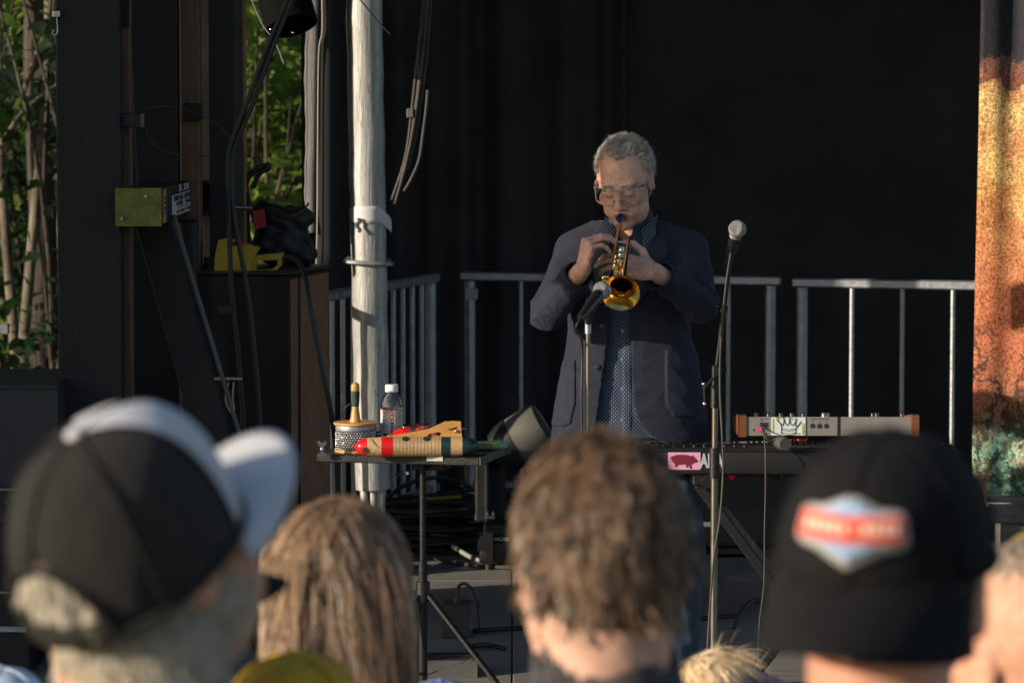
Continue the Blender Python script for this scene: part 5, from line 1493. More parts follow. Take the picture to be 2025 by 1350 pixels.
# amplifier and wedge behind the stand
am = thing('amplifier', 'black amplifier box on the floor behind the keyboard stand', 'amplifier', Vector((ZX(1500, 12.2), 12.3, 0)))
axl, axr = ZX(1396, 12.1), ZX(1640, 12.1)
azt = W(1450, 936, 12.1).z
az0 = W(1450, 1085, 12.1).z
MB().box(((axl + axr) / 2, 12.3, (azt + az0) / 2), (axr - axl, .38, azt - az0), bev=.012).build('cabinet', kbm, am)
MB().box(((axl + axr) / 2, 12.105, (azt + az0) / 2 - .05), (axr - axl - .05, .01, azt - az0 - .14), bev=.003).build('grille', mat('dark_grille_cloth', (.02, .022, .024), .9, 0, .2, 60), am)
MB().prism(pxs([(1438, 940), (1456, 940), (1449, 950), (1446, 950)], 12.1), .004, Matrix.Translation((0, 12.107, 0))).build('badge', redp, am)
MB().beam(W(1388, 1036, 12.1), W(1412, 1036, 12.1), .01, .016).build('tape', tm, am)
wd = pxs([(1384, 1165), (1388, 1110), (1400, 1098), (1640, 1095), (1640, 1165), (1560, 1165), (1530, 1135), (1480, 1133), (1445, 1140), (1430, 1160), (1426, 1170)], 12.1)
wd = [(x_, max(z_, .004)) for x_, z_ in wd]
MB().prism(wd, .34, Matrix.Translation((0, 12.3, 0))).build('arched_base', mat('dark_blue_grey_plastic', (.03, .036, .042), .45, 0, .2, 20), am)
MB().box(((axl + axr) / 2, 12.28, (az0 + W(0, 1098, 12.1).z) / 2), (axr - axl - .08, .3, abs(az0 - W(0, 1098, 12.1).z) + .02)).build('neck', BLACKPLASTIC, am)
cable('floor_cable', 'black cable arching over the floor below the amplifier', [(ZX(1455, 11.9), 11.9, .01), (ZX(1475, 11.95), 11.95, .07), (ZX(1500, 12.0), 12.0, .09), (ZX(1540, 12.0), 12.0, .05), (ZX(1580, 12.0), 12.0, .01)], .008)

# road cases at the far left
Yr = 10.95
rc = thing('road_case', 'black rack case with a round port and metal trim at the lower left edge', 'case', Vector((ZX(-120, Yr), Yr + .2, 0)))
cx0, cx1 = ZX(-300, Yr), ZX(48, Yr)
cz = W(0, 966, Yr).z
MB().box(((cx0 + cx1) / 2, Yr + .25, cz / 2), (cx1 - cx0, .5, cz), bev=.008).build('body', kbm, rc)
for py_ in (967, 1243, 1170):
    b_ = W(0, py_, Yr)
    MB().box(((cx0 + cx1) / 2, Yr - .004, b_.z), (cx1 - cx0 - .01, .008, .012 if py_ != 1243 else .02), bev=.002).build('trim', GALV if py_ == 1243 else DARKCHROME, rc)
a = W(3, 1020, Yr)
MB().lathe([(.030, 0), (.032, .006), (.026, .008), (.024, .002), (0, .002)], 28, frame_m((a.x, Yr - .001, a.z), z=(0, -1, 0))).build('port', BLACKPLASTIC, rc)
for py_ in (990, 1246):
    a = W(12, py_, Yr); MB().sphere((a.x, Yr - .009, a.z), .003, 8).build('rivet', CHROME, rc)
ub = thing('amp_head', 'black box with sloping top standing on the rack case at far left', 'case', Vector((ZX(-60, Yr), Yr + .2, cz)))
uz = W(0, 752, Yr).z
MB().prism([(0, 0), (.42, 0), (.42, uz - cz - .0), (.0, uz - cz - .022)], ZX(108, Yr) - cx0, frame_m(((cx0 + ZX(108, Yr)) / 2, Yr + .03, cz + .001), x=(0, 1, 0), z=(0, 0, 1))).build('body', mat('dark_blue_black', (.02, .024, .03), .5, 0, .2, 20), ub)
MB().beam((cx0, Yr + .028, uz - .03), (ZX(106, Yr), Yr + .028, uz - .03), .004, .006).build('edge_trim', BLACKMETAL, ub)
hr = thing('grey_rail', 'short grey rail end poking in at the left edge above the black box', 'rail', W(-40, 900, 12.6))
MB().beam(W(-150, 651, 12.6), W(18, 650, 12.6), .03, .04, bev=.004).build('rail', GALV, hr)
MB().tube([W(-140, 655, 12.6), (W(-140, 655, 12.6).x, 12.6, 0)], .02, 10).build('post', GALV, hr)

# ================================================================== trumpet player
def skin(name, c, rough=.5):
    return mat(name, c, rough, 0, .22, 45, .3, 220, sss=.10, spec=.45)
skin_t = skin('skin_warm', (.62, .36, .28))
lip_m = skin('lip', (.42, .17, .14))
brow_lash_m = mat('brow_hair', (.27, .19, .14), .8, 0, .3, 60)  # hair colour of the brows and lashes

def V3(v): return np.array(v[:])
HO = W(1236, 357, 10.42)
HR = Rm(rad(-15), rad(20), rad(-2))
def head_pt(p): return Vector(V3(HO) + HR @ np.array(p))
MOUTH = head_pt((0, -.103, -.078))

# trumpet frame
td = Vector((-.085, -.93, -.325)).normalized()
tsv = (Vector((1, 0, 0)) - td * td.x); tsv.normalize()
tup = tsv.cross(td); tup = -tup if tup.z < 0 else tup
roll = rad(-8)
tsv, tup = tsv * math.cos(roll) + tup * math.sin(roll), tup * math.cos(roll) - tsv * math.sin(roll)
TO = MOUTH + td * .092 + tsv * .034
def tp_(x, y, z): return TO + td * x + tsv * y + tup * z

SHR, SHL = W(1137, 503, 10.50), W(1362, 497, 10.50)
ELR, ELL = W(1084, 618, 10.33), W(1386, 602, 10.33)
VAL = tp_(.235, -.017, 0)
WRR = W(1152, 532, VAL.y + .05)
WRL = W(1294, 536, VAL.y + .10)

pl = thing('person', 'trumpet player in a dark blazer, dotted shirt and clear safety glasses', 'person', Vector((W(1262, 900, 10.5).x, 10.5, 0)))
BX = pl.location.x
zof = lambda py, Y=10.5: W(0, py, Y).z
v = Vol((BX - .36, 9.92, -.01), (BX + .32, 10.72, zof(262) + .03), .003)
sdf_head(v, HO, HR)
v.cap(head_pt((0, .03, -.05)), (BX - .02, 10.53, zof(475)), .056, .062, k=.03)
v.stack([(zof(870), BX, 10.52, .14, .09), (zof(700), BX, 10.52, .14, .09), (zof(560), BX, 10.52, .15, .10), (zof(490), BX - .005, 10.52, .17, .07), (zof(455), BX - .01, 10.53, .08, .055)], k=.03)
for S, E, Wr in ((SHR, ELR, WRR), (SHL, ELL, WRL)):
    v.cap(S, E, .045, .038, k=.02); v.cap(E, Wr, .038, .026, k=.01)
# legs
HIPR, HIPL = Vector((BX - .09, 10.52, zof(870))), Vector((BX + .09, 10.52, zof(870)))
for H_, fx in ((HIPR, -.10), (HIPL, .12)):
    kn = Vector((BX + fx, 10.49, .50)); an = Vector((BX + fx, 10.53, .09))
    v.cap(H_, kn, .075, .05, k=.03); v.cap(kn, an, .05, .036, k=.02)
    v.cap(an + Vector((0, 0, -.04)), an + Vector((0, -.14, -.055)), .032, .026, k=.02)
# right hand (picture left): palm rising, fingers arched over the valve buttons
fR = Vector((.20, -.08, 1)); nR = Vector((-.90, -.42, .18)); tR = Vector((.2, .95, .1))
sdf_hand(v, WRR, fR, nR, tR, [(1.15, .45, .35), (1.1, .45, .35), (1.05, .5, .4), (1.25, .6, .4)], [(.7, -.5, .5), (.7, -.75, .1), (.7, -.7, -.1)], s=.90)
# left hand (picture right): wraps the casings from the right
fL = Vector((-.95, -.12, .22)); nL = Vector((.16, -.80, .56)); tL = Vector((.1, .2, 1))
sdf_hand(v, WRL, fL, nL, tL, [(.25, .55, .5), (.3, .6, .5), (.35, .65, .5), (.4, .7, .5)], [(.5, .1, .8), (.85, .0, .5), (.95, -.15, .1)], s=1.0)
Vb, Fb = v.mesh()
# local head coordinates of faces for material regions
fc = Vb[Fb].mean(1)
hl = (fc - V3(HO)) @ HR
mi = np.zeros(len(Fb), int)
lipm = (np.abs(hl[:, 0]) < .023) & (hl[:, 1] < -.075) & (hl[:, 2] < -.070) & (hl[:, 2] > -.088)
mi[lipm] = 1
brow = (np.abs(np.abs(hl[:, 0]) - .032) < .02) & (hl[:, 1] < -.06) & (np.abs(hl[:, 2] - .013 - .004 * (1 - np.abs(np.abs(hl[:, 0]) - .03) / .02)) < .0045)
mi[brow] = 2
lash = (np.abs(np.abs(hl[:, 0]) - .031) < .0135) & (hl[:, 1] < -.07) & (np.abs(hl[:, 2] + .0155) < .002)
mi[lash] = 2
body_o = npmesh('body', Vb, Fb, [skin_t, lip_m, brow_lash_m], pl, smooth=180, midx=mi)
del v

# hair
greyh = mat('grey_hair', (.64, .62, .59), .5, 0, .5, 40, island=.55, spec=.4)
def root_short(u):
    front = -u[:, 1]; ax = np.abs(u[:, 0])
    side = (front < .40) & (u[:, 2] > np.interp(front, [-1, -.2, .15, .40], [-.8, -.40, -.10, .12]))
    return side | (u[:, 2] > .62 + .35 * np.clip(ax - .18, 0, .35) + .03 * np.sin(u[:, 0] * 23))
hair('hair', pl, greyh, V3(HO), HR, root_short, 22000, .021, 4, .0007, lift=.0105, wave=.0, wfreq=90, clumps=2200, spread=.03, flow=(.30, -.40, .35), grav=.02, seed=3, jitter=.24, flyp=.75, world=True, out=.55)

# clothes ---------------------------------------------------------
twill = mat('charcoal_twill', (.020, .0245, .041), .85, 0, .18, 40, .35, 420, sheen=.03, spec=.2)
def twillize(m):
    nt = m.node_tree; p = nt.nodes['Principled BSDF']; src = p.inputs['Base Color'].links[0].from_socket
    tc = nd(nt, 'ShaderNodeTexCoord'); wv = nd(nt, 'ShaderNodeTexWave'); wv.wave_type = 'BANDS'; wv.bands_direction = 'DIAGONAL'
    wv.inputs['Scale'].default_value = 70; wv.inputs['Distortion'].default_value = .6
    nt.links.new(tc.outputs['Object'], wv.inputs['Vector'])
    mr = nd(nt, 'ShaderNodeMapRange'); mr.inputs[3].default_value = .72; mr.inputs[4].default_value = 1.3; nt.links.new(wv.outputs[1], mr.inputs[0])
    vs = nd(nt, 'ShaderNodeVectorMath', operation='SCALE'); nt.links.new(src, vs.inputs[0]); nt.links.new(mr.outputs[0], vs.inputs['Scale'])
    nt.links.new(vs.outputs[0], p.inputs['Base Color'])
twillize(twill)
YT = 10.50
def key(py, l, r, dep, cy=YT, Y=10.45):
    return (zof(py), (W(l, py, Y).x + W(r, py, Y).x) / 2, cy, (W(r, py, Y).x - W(l, py, Y).x) / 2, dep)
JK = [key(884, 1088, 1407, .150), key(860, 1090, 1405, .150), key(800, 1099, 1398, .146), key(755, 1107, 1390, .142), key(700, 1117, 1379, .136), key(660, 1123, 1368, .132),
      key(600, 1122, 1366, .134), key(550, 1116, 1372, .134), key(510, 1108, 1384, .120), key(480, 1106, 1390, .098), key(464, 1118, 1380, .082), key(448, 1146, 1346, .068), key(436, 1172, 1312, .062)]
j = Vol((BX - .42, 9.95, zof(900)), (BX + .34, 10.74, zof(420)), .004)
j.stack(JK, k=.012)
for S, E, Wr in ((SHR, ELR, WRR), (SHL, ELL, WRL)):
    j.cap(S, E, .058, .055, k=.03)
    j.cap(E, E.lerp(Wr, .90), .054, .043, k=.012)
j.smooth(1)
# cloth folds
sl, X, Y, Z = j.block((-9, 0, -1), (9, 99, 9))
def ridge(ph): return (1 - np.abs(np.sin(ph))) ** 1.4 - .38
fold = -.0075 * ridge(Z * 46 + X * 22 + 1.6 * np.sin(X * 21 + Y * 17 + 1)) - .0045 * ridge(X * 40 - Z * 27 + 1.4 * np.sin(Z * 19 + Y * 9))
near = np.zeros_like(j.d)
def prox(p, r):
    return np.exp(-(((X - p[0]) ** 2 + (Y - p[1]) ** 2 + (Z - p[2]) ** 2) / r ** 2))
wgt = .10 + prox(ELR, .11) + prox(ELL, .11) + .8 * prox(SHR + Vector((.03, -.03, -.09)), .08) + .8 * prox(SHL + Vector((-.03, -.03, -.09)), .08) + .6 * prox(ELR.lerp(WRR, .6), .07) + .6 * prox(ELL.lerp(WRL, .6), .07) + .25 * prox(Vector((BX, 10.37, zof(730))), .12)
j.d += (fold * wgt).astype(np.float32)
base_outer = j.d.copy()
# region raised by a few millimetres: lapels and pockets
xs_, zs_ = X[:, 0, 0], Z[0, 0, :]
def poly_region(pts):
    """signed distance-ish (negative inside) for a convex polygon in picture pixels at the front of the jacket"""
    P = [(W(a, b, 10.37).x, W(a, b, 10.37).z) for a, b in pts]
    cxm = sum(p[0] for p in P) / len(P); czm = sum(p[1] for p in P) / len(P)
    D = np.full((len(xs_), len(zs_)), -9., np.float32)
    for i in range(len(P)):
        a, b = P[i], P[(i + 1) % len(P)]
        nx, nz = (b[1] - a[1]), -(b[0] - a[0]); L = math.hypot(nx, nz); nx /= L; nz /= L
        if (cxm - a[0]) * nx + (czm - a[1]) * nz > 0: nx, nz = -nx, -nz
        D = np.maximum(D, (xs_[:, None] - a[0]) * nx + (zs_[None, :] - a[1]) * nz)
    return D[:, None, :]
frontY = (Y - 10.47)
for pts, hgt_ in (([(1192, 440), (1212, 452), (1204, 560), (1197, 612), (1160, 530), (1163, 478)], .010),
                  ([(1300, 436), (1322, 470), (1325, 500), (1262, 606), (1248, 608), (1288, 470)], .010),
                  ([(1090, 718), (1138, 714), (1137, 800), (1128, 838), (1112, 846), (1080, 846)], .0045),
                  ([(1318, 692), (1384, 700), (1392, 812), (1370, 826), (1334, 822), (1318, 800)], .0045)):
    reg = np.maximum(np.maximum(base_outer - hgt_, poly_region(pts)), frontY)
    j.d = np.minimum(j.d, reg.astype(np.float32))
# hollow
inner = base_outer + .010
dropz = zof(430)
sl2, X2, Y2, Z2, dd2 = j.stackd(JK, -.011, .06)
cut = np.full_like(j.d, .08); cut[sl2] = dd2
j.d = np.maximum(j.d, -cut)
# sleeve openings
for E, Wr in ((ELR, WRR), (ELL, WRL)):
    j.cap(E.lerp(Wr, .70), E.lerp(Wr, 1.12), .037, .039, k=.002, op='s')
    q = E.lerp(Wr, .88); dv = (Wr - E).normalized()
    pl_ = -((X - q.x) * dv.x + (Y - q.y) * dv.y + (Z - q.z) * dv.z)
    nearw = np.sqrt((X - Wr.x) ** 2 + (Y - Wr.y) ** 2 + (Z - Wr.z) ** 2) - .10
    j.d = np.maximum(j.d, -np.maximum(pl_, nearw)).astype(np.float32)
# front opening
pyk = [430, 450, 480, 520, 560, 600, 640, 700, 760, 800, 830, 850, 866, 890]
le = [1190, 1199, 1206, 1210, 1209, 1206, 1205, 1199, 1190, 1185, 1180, 1177, 1173, 1169]
re_ = [1292, 1286, 1280, 1268, 1255, 1242, 1246, 1249, 1250, 1254, 1263, 1276, 1299, 1338]
zk = np.array([W(0, p, 10.37).z for p in pyk])[::-1]
lx = np.array([W(p, 600, 10.37).x for p in le])[::-1]; rx = np.array([W(p, 600, 10.37).x for p in re_])[::-1]
L_ = np.interp(Z.ravel(), zk, lx)[None, None, :]; R_ = np.interp(Z.ravel(), zk, rx)[None, None, :]
op = np.maximum(np.maximum(L_ - X, X - R_), Y - 10.46)
# keep sleeves and cuffs out of the cut
for E, Wr in ((ELR, WRR), (ELL, WRL)):
    a, b = V3(E), V3(Wr); vv = b - a
    t = np.clip(((X - a[0]) * vv[0] + (Y - a[1]) * vv[1] + (Z - a[2]) * vv[2]) / (vv @ vv), 0, 1)
    ds = np.sqrt((X - a[0] - t * vv[0]) ** 2 + (Y - a[1] - t * vv[1]) ** 2 + (Z - a[2] - t * vv[2]) ** 2) - .075
    op = np.maximum(op, -ds)
j.d = np.maximum(j.d, -op).astype(np.float32)
Vj, Fj = j.mesh()
npmesh('blazer', Vj, Fj, twill, pl, smooth=180)
jo = base_outer
def jacket_y(px, py):
    """front surface of the blazer below a picture pixel"""
    p = W(px, py, 10.37)
    i = int((p.x - j.lo[0]) / j.h); k_ = int((p.z - j.lo[2]) / j.h)
    colm = jo[i, :, k_]; q = np.nonzero(colm < 0)[0]
    return j.lo[1] + j.h * q[0] if len(q) else 10.37
for q in ((1181, 726), (1191, 646)):
    c = W(q[0], q[1], jacket_y(*q) - .004)
    MB().lathe([(0, .004), (.006, .0045), (.0085, .0035), (.009, 0)], 14, frame_m(c, z=(0, -1, 0))).build('button', mat('dark_button', (.03, .03, .035), .3), pl)
del j, base_outer, jo, near, wgt, fold

# dotted shirt
def dotted():
    m = bpy.data.materials.new('navy_dotted_cotton'); m.use_nodes = True
    nt = m.node_tree; p = nt.nodes['Principled BSDF']; p.inputs['Roughness'].default_value = .8
    tc = nd(nt, 'ShaderNodeTexCoord'); mp = nd(nt, 'ShaderNodeMapping')
    mp.inputs['Rotation'].default_value = (0, rad(45), 0); mp.inputs['Scale'].default_value = (125, 0, 125)
    nt.links.new(tc.outputs['Object'], mp.inputs[0])
    vo = nd(nt, 'ShaderNodeTexVoronoi'); vo.inputs['Scale'].default_value = 1; vo.inputs['Randomness'].default_value = 0
    nt.links.new(mp.outputs[0], vo.inputs['Vector'])
    cr = nd(nt, 'ShaderNodeValToRGB'); e = cr.color_ramp.elements
    e[0].position = .10; e[0].color = (.30, .36, .46, 1); e[1].position = .19; e[1].color = (.010, .022, .055, 1)
    nt.links.new(vo.outputs['Distance'], cr.inputs[0])
    nt.links.new(cr.outputs[0], p.inputs['Base Color'])
    return m
shirt_m = dotted()
sv = Vol((BX - .3, 10.3, zof(880)), (BX + .3, 10.72, zof(405)), .004)
SK = [(a, b, c, d - .022, e - .022) for a, b, c, d, e in JK if a > zof(862)]
SK = [(zof(860), BX, YT, .205, .126)] + SK
sv.stack(SK, k=.01)
ncol = head_pt((0, .03, -.06)); nbase = Vector((BX - .02, 10.53, zof(468)))
sv.cap(nbase.lerp(ncol, .15), nbase.lerp(ncol, .42), .070, .067, k=.012)
sv.cap(nbase.lerp(ncol, .2), nbase.lerp(ncol, 1.2), .061, .064, k=.002, op='s')
sl, X, Y, Z = sv.block((-9, 0, -1), (9, 99, 9))
# open collar V and vertical placket
cxn = W(1238, 470, 10.4).x
wv_ = np.clip((Z - zof(492)) * .42, 0, .045)
sv.d = np.maximum(sv.d, -np.maximum(np.maximum(np.abs(X - cxn) - wv_, zof(492) - Z), Y - 10.47)).astype(np.float32)
sv.d += (.0025 * np.sin(Z * 42 + X * 18) * np.sin(X * 55 + Z * 9)).astype(np.float32)
plk = np.abs(X - W(1241, 700, 10.4).x) - .012
sv.d = np.where((plk < 0) & (Y < 10.46), sv.d - .0025, sv.d).astype(np.float32)
Vs, Fs = sv.mesh()
npmesh('shirt', Vs, Fs, shirt_m, pl, smooth=180)
def shirt_y(px, py):
    p = W(px, py, 10.4); i = int((p.x - sv.lo[0]) / sv.h); k_ = int((p.z - sv.lo[2]) / sv.h)
    q = np.nonzero(sv.d[i, :, k_] < 0)[0]
    return sv.lo[1] + sv.h * q[0] if len(q) else 10.4
for py_ in (654, 711, 769, 830):
    c = W(1231, py_, shirt_y(1231, py_) - .002)
    MB().lathe([(0, .002), (.004, .0022), (.0055, .0015), (.006, 0)], 12, frame_m(c, z=(0, -1, 0))).build('button', mat('blue_button', (.10, .16, .24), .3), pl)
for q, pts in ((-1, [(1197, 428), (1190, 462), (1212, 486), (1216, 452)]), (1, [(1268, 452), (1272, 492), (1296, 466), (1300, 424)])):
    b = MB(); yy = 10.405
    b.prism([(W(a, b_, yy).x, W(a, b_, yy).z) for a, b_ in pts], .006, Matrix.Translation((0, yy, 0)))
    b.build('collar', shirt_m, pl)

denim = mat('blue_denim', (.035, .06, .10), .85, 0, .35, 12, .4, 300)
jn = Vol((BX - .28, 10.3, .02), (BX + .3, 10.75, zof(820)), .006)
jn.stack([(zof(960), BX, YT + .01, .185, .125), (zof(900), BX, YT + .01, .185, .125), (zof(830), BX, YT + .01, .175, .115)], k=.03)
for H_, fx in ((HIPR, -.10), (HIPL, .12)):
    kn = Vector((BX + fx, 10.49, .50)); an = Vector((BX + fx, 10.52, .05))
    jn.cap(H_ + Vector((0, 0, -.02)), kn, .105, .080, k=.05); jn.cap(kn, an, .080, .068, k=.02)
sl, X, Y, Z = jn.block((-9, 0, -1), (9, 99, 9))
jn.d += (.005 * np.sin(Z * 55 + X * 40) * np.sin(X * 50 - Z * 20 + Y * 30)).astype(np.float32)
jn.smooth(1)
Vn, Fn = jn.mesh(); npmesh('jeans', Vn, Fn, denim, pl, smooth=180)
for fx in (-.10, .12):
    sh = Vol((BX + fx - .08, 10.25, -.002), (BX + fx + .08, 10.66, .14), .006)
    sh.cap((BX + fx, 10.55, .045), (BX + fx, 10.36, .032), .048, .042, k=.01)
    sh.cap((BX + fx, 10.54, .04), (BX + fx, 10.53, .11), .044, .042, k=.02)
    sh.d = np.maximum(sh.d, .001 - sh.block((-9, 0, -1), (9, 99, 9))[3]).astype(np.float32)
    Vs2, Fs2 = sh.mesh(); npmesh('shoe', Vs2, Fs2, mat('black_leather', (.012, .011, .010), .35, 0, .2, 20), pl, smooth=180)

# safety glasses ----------------------------------------------------
sg = thing('safety_glasses', 'clear wraparound safety glasses on the trumpet player', 'glasses', head_pt((0, -.11, -.012)))
clear = mat('clear_polycarbonate', (.96, .96, .97), .04, 0, .01, 5, trans=1.0, ior=1.25)
def gl_pt(u, v):
    # u -1..1 across, v 0..1 up
    a = u * 1.25
    x = .083 * math.sin(a) * 1.02; y = -.030 - .088 * math.cos(a)
    z = -.038 + .052 * v
    nose = math.exp(-(u / .16) ** 2)
    if v < .5: z += nose * .022 * (1 - 2 * v)
    return head_pt((x, y, z))
b = MB(); b.grid(32, 6, lambda i, k_: gl_pt(i * 2 - 1, k_)); b.build('lens', clear, sg, smooth=180, solid=.0018)
rim = mat('clear_rim', (.90, .90, .95), .12, 0, .02, 5, trans=.9, ior=1.4)
MB().tube([gl_pt(u, 1.0) for u in np.linspace(-1, 1, 25)], .0018, 8).build('brow_bar', rim, sg, smooth=180)
MB().tube([gl_pt(u, 0.0) for u in np.linspace(-1, 1, 25)], .0008, 8).build('lower_rim', rim, sg, smooth=180)
for q in (-1, 1):
    MB().tube([gl_pt(q, 0), gl_pt(q, .5), gl_pt(q, 1.0)], .0015, 8).build('side_rim', rim, sg)
    MB().tube([gl_pt(q, .75), head_pt((q * .086, -.02, .005)), head_pt((q * .086, .02, .006)), head_pt((q * .083, .05, -.004))], [.0045, .003, .0028, .0026], 8, sm=4).build('temple', rim, sg)
    bq = MB()
    bq.grid(6, 4, lambda i, k_: head_pt((q * (.0805 + .006 * math.sin(i * 3.1)), -.055 + .05 * i, -.034 + .044 * k_ * (1 - .35 * i) + .008 * i)))
    bq.build('side_shield', clear, sg, smooth=180, solid=.0016)
    MB().tube([head_pt((q * .012, -.110, -.022)), head_pt((q * .016, -.102, -.036))], .003, 8).build('nose_pad', rim, sg)

# trumpet -------------------------------------------------------------
brass = mat('lacquered_brass', (.80, .55, .20), .09, 1, .08, 25, rvary=.05)
silver = mat('silver_plate', (.78, .76, .72), .15, 1, .06, 25)
blue = mat('blue_mouthpiece', (.008, .022, .09), .15, 0, .1, 10)
tr = thing('trumpet', 'brass trumpet with blue mouthpiece held to the player mouth', 'trumpet', tp_(.235, -.017, -.11))
def tube_t(name, pts, r, m=brass, n=14, sm=0, parent=None):
    return MB().tube([tp_(*p) for p in pts], r, n, sm=sm).build(name, m, parent or tr, smooth=60)
ly = -.034
MM = frame_m(tp_(-.092, ly, 0), z=td)
MB().lathe([(.0115, .004), (.0135, .001), (.0135, -.0), (.0125, .012), (.0105, .020), (.0058, .030), (.0052, .060), (.0056, .074)], 24, MM).build('mouthpiece', blue, tr, smooth=60)
tube_t('leadpipe', [(-.03, ly, 0), (.02, ly, 0), (.30, ly, 0)], .0060)
tube_t('receiver', [(-.032, ly, 0), (.02, ly, 0)], [.0085, .0072])
# tuning slide at the front
arc = [(.30, ly, 0)] + [(.36 + .045 * math.sin(a), ly, -.045 + .045 * math.cos(a)) for a in np.linspace(0, math.pi, 13)] + [(.27, ly, -.09)]
tube_t('tuning_slide', arc, .0066)
for z_ in (0, -.09):
    tube_t('ferrule', [(.295, ly, z_), (.318, ly, z_)], .0082, silver)
# bell: back bow then flare
arc = [(.215, 0, -.09), (.09, 0, -.09)] + [(.065 - .045 * math.sin(a), 0, -.045 - .045 * math.cos(a)) for a in np.linspace(0, math.pi, 13)] + [(.09, 0, 0), (.15, 0, 0)]
tube_t('back_bow', arc, [.0060] * 6 + [.0066] * 6)
BMx = frame_m(tp_(0, 0, 0), z=td)
bp = []
for x_ in np.linspace(.15, .478, 34):
    u = (x_ - .15) / .328
    r_ = .0068 + .010 * u ** 2 + .0365 * max(0, (u - .45) / .55) ** 4.2
    bp.append((r_, x_))
bo_ = bp + [(.0540, .4800), (.0547, .4785), (.0547, .4812), (.0538, .4815)]
bi_ = [(max(.001, r_ - .0012), x_ + .0008) for r_, x_ in bp[::-1]]
MB().lathe(bo_ + bi_, 64, BMx, cap0=False, cap1=False).build('bell', brass, tr, smooth=60)
for k, x_ in enumerate((.20, .237, .274)):
    c = MB()
    VM = frame_m(tp_(x_, -.017, 0), z=tup)
    cas = c.lathe([(.0098, -.105), (.0098, .012), (.0092, .014)], 20, VM).build('valve_casing', brass, tr)
    MB().lathe([(.0105, -.112), (.0112, -.108), (.0112, -.098), (.0100, -.096)], 20, VM).build('bottom_cap', brass, cas)
    MB().lathe([(.0108, .008), (.0112, .012), (.0108, .020), (.006, .023), (0, .023)], 20, VM).build('top_cap', silver, cas)
    dn = .020 if k == 0 else .030
    MB().tube([tp_(x_, -.017, .018), tp_(x_, -.017, dn)], .0032, 8).build('stem', silver, cas)
    MB().lathe([(.0, dn + .006), (.006, dn + .006), (.0078, dn + .003), (.0076, dn)], 16, VM).build('finger_button', silver, cas)
for (a, b_) in (((.10, ly, 0), (.10, 0, 0)), ((.33, ly, 0), (.33, -.006, 0)), ((.33, ly, -.09), (.33, ly, 0)), ((.12, 0, -.09), (.12, 0, 0))):
    tube_t('brace', [a, b_], .0028, silver, 8)
arc = [(.285, -.005, -.055), (.36, .004, -.055)] + [(.36 + .012 * math.sin(a), .004, -.067 + .012 * math.cos(a)) for a in np.linspace(0, math.pi, 7)] + [(.285, -.005, -.079)]
tube_t('third_slide', arc, .0056)
arc = [(.19, -.017, -.05), (.14, -.017, -.05)] + [(.14 - .010 * math.sin(a), -.017, -.060 - .010 * math.cos(a) + .0) for a in np.linspace(math.pi, 0, 7)] + [(.19, -.017, -.07)]
tube_t('first_slide', arc, .0056)
tube_t('second_slide', [(.237, -.028, -.06), (.237, -.050, -.06), (.237, -.056, -.066), (.237, -.050, -.073), (.237, -.028, -.073)], .0056, brass, 12, 4)
tube_t('finger_hook', [(.30, ly, .006), (.306, ly, .016), (.318, ly, .02), (.328, ly, .012)], .0024, brass, 8, 4)
ringp = [(.36 + .012 * math.cos(a), .018 + .012 * math.sin(a), -.05) for a in np.linspace(0, 6.2832, 17)]
tube_t('slide_ring', ringp, .0020, silver, 8)
for k, x_ in enumerate((.20, .237, .274)):
    MB().sphere(tp_(x_, -.031, -.004), .0045, 8).build('guide_screw', brass, tr)
tube_t('water_key', [(.345, ly - .008, -.02), (.37, ly - .010, -.03), (.395, ly - .010, -.05), (.40, ly - .004, -.058)], .0020, silver, 8, 4)
MB().sphere(tp_(.402, ly - .002, -.06), .004, 8).build('water_key', silver, tr)

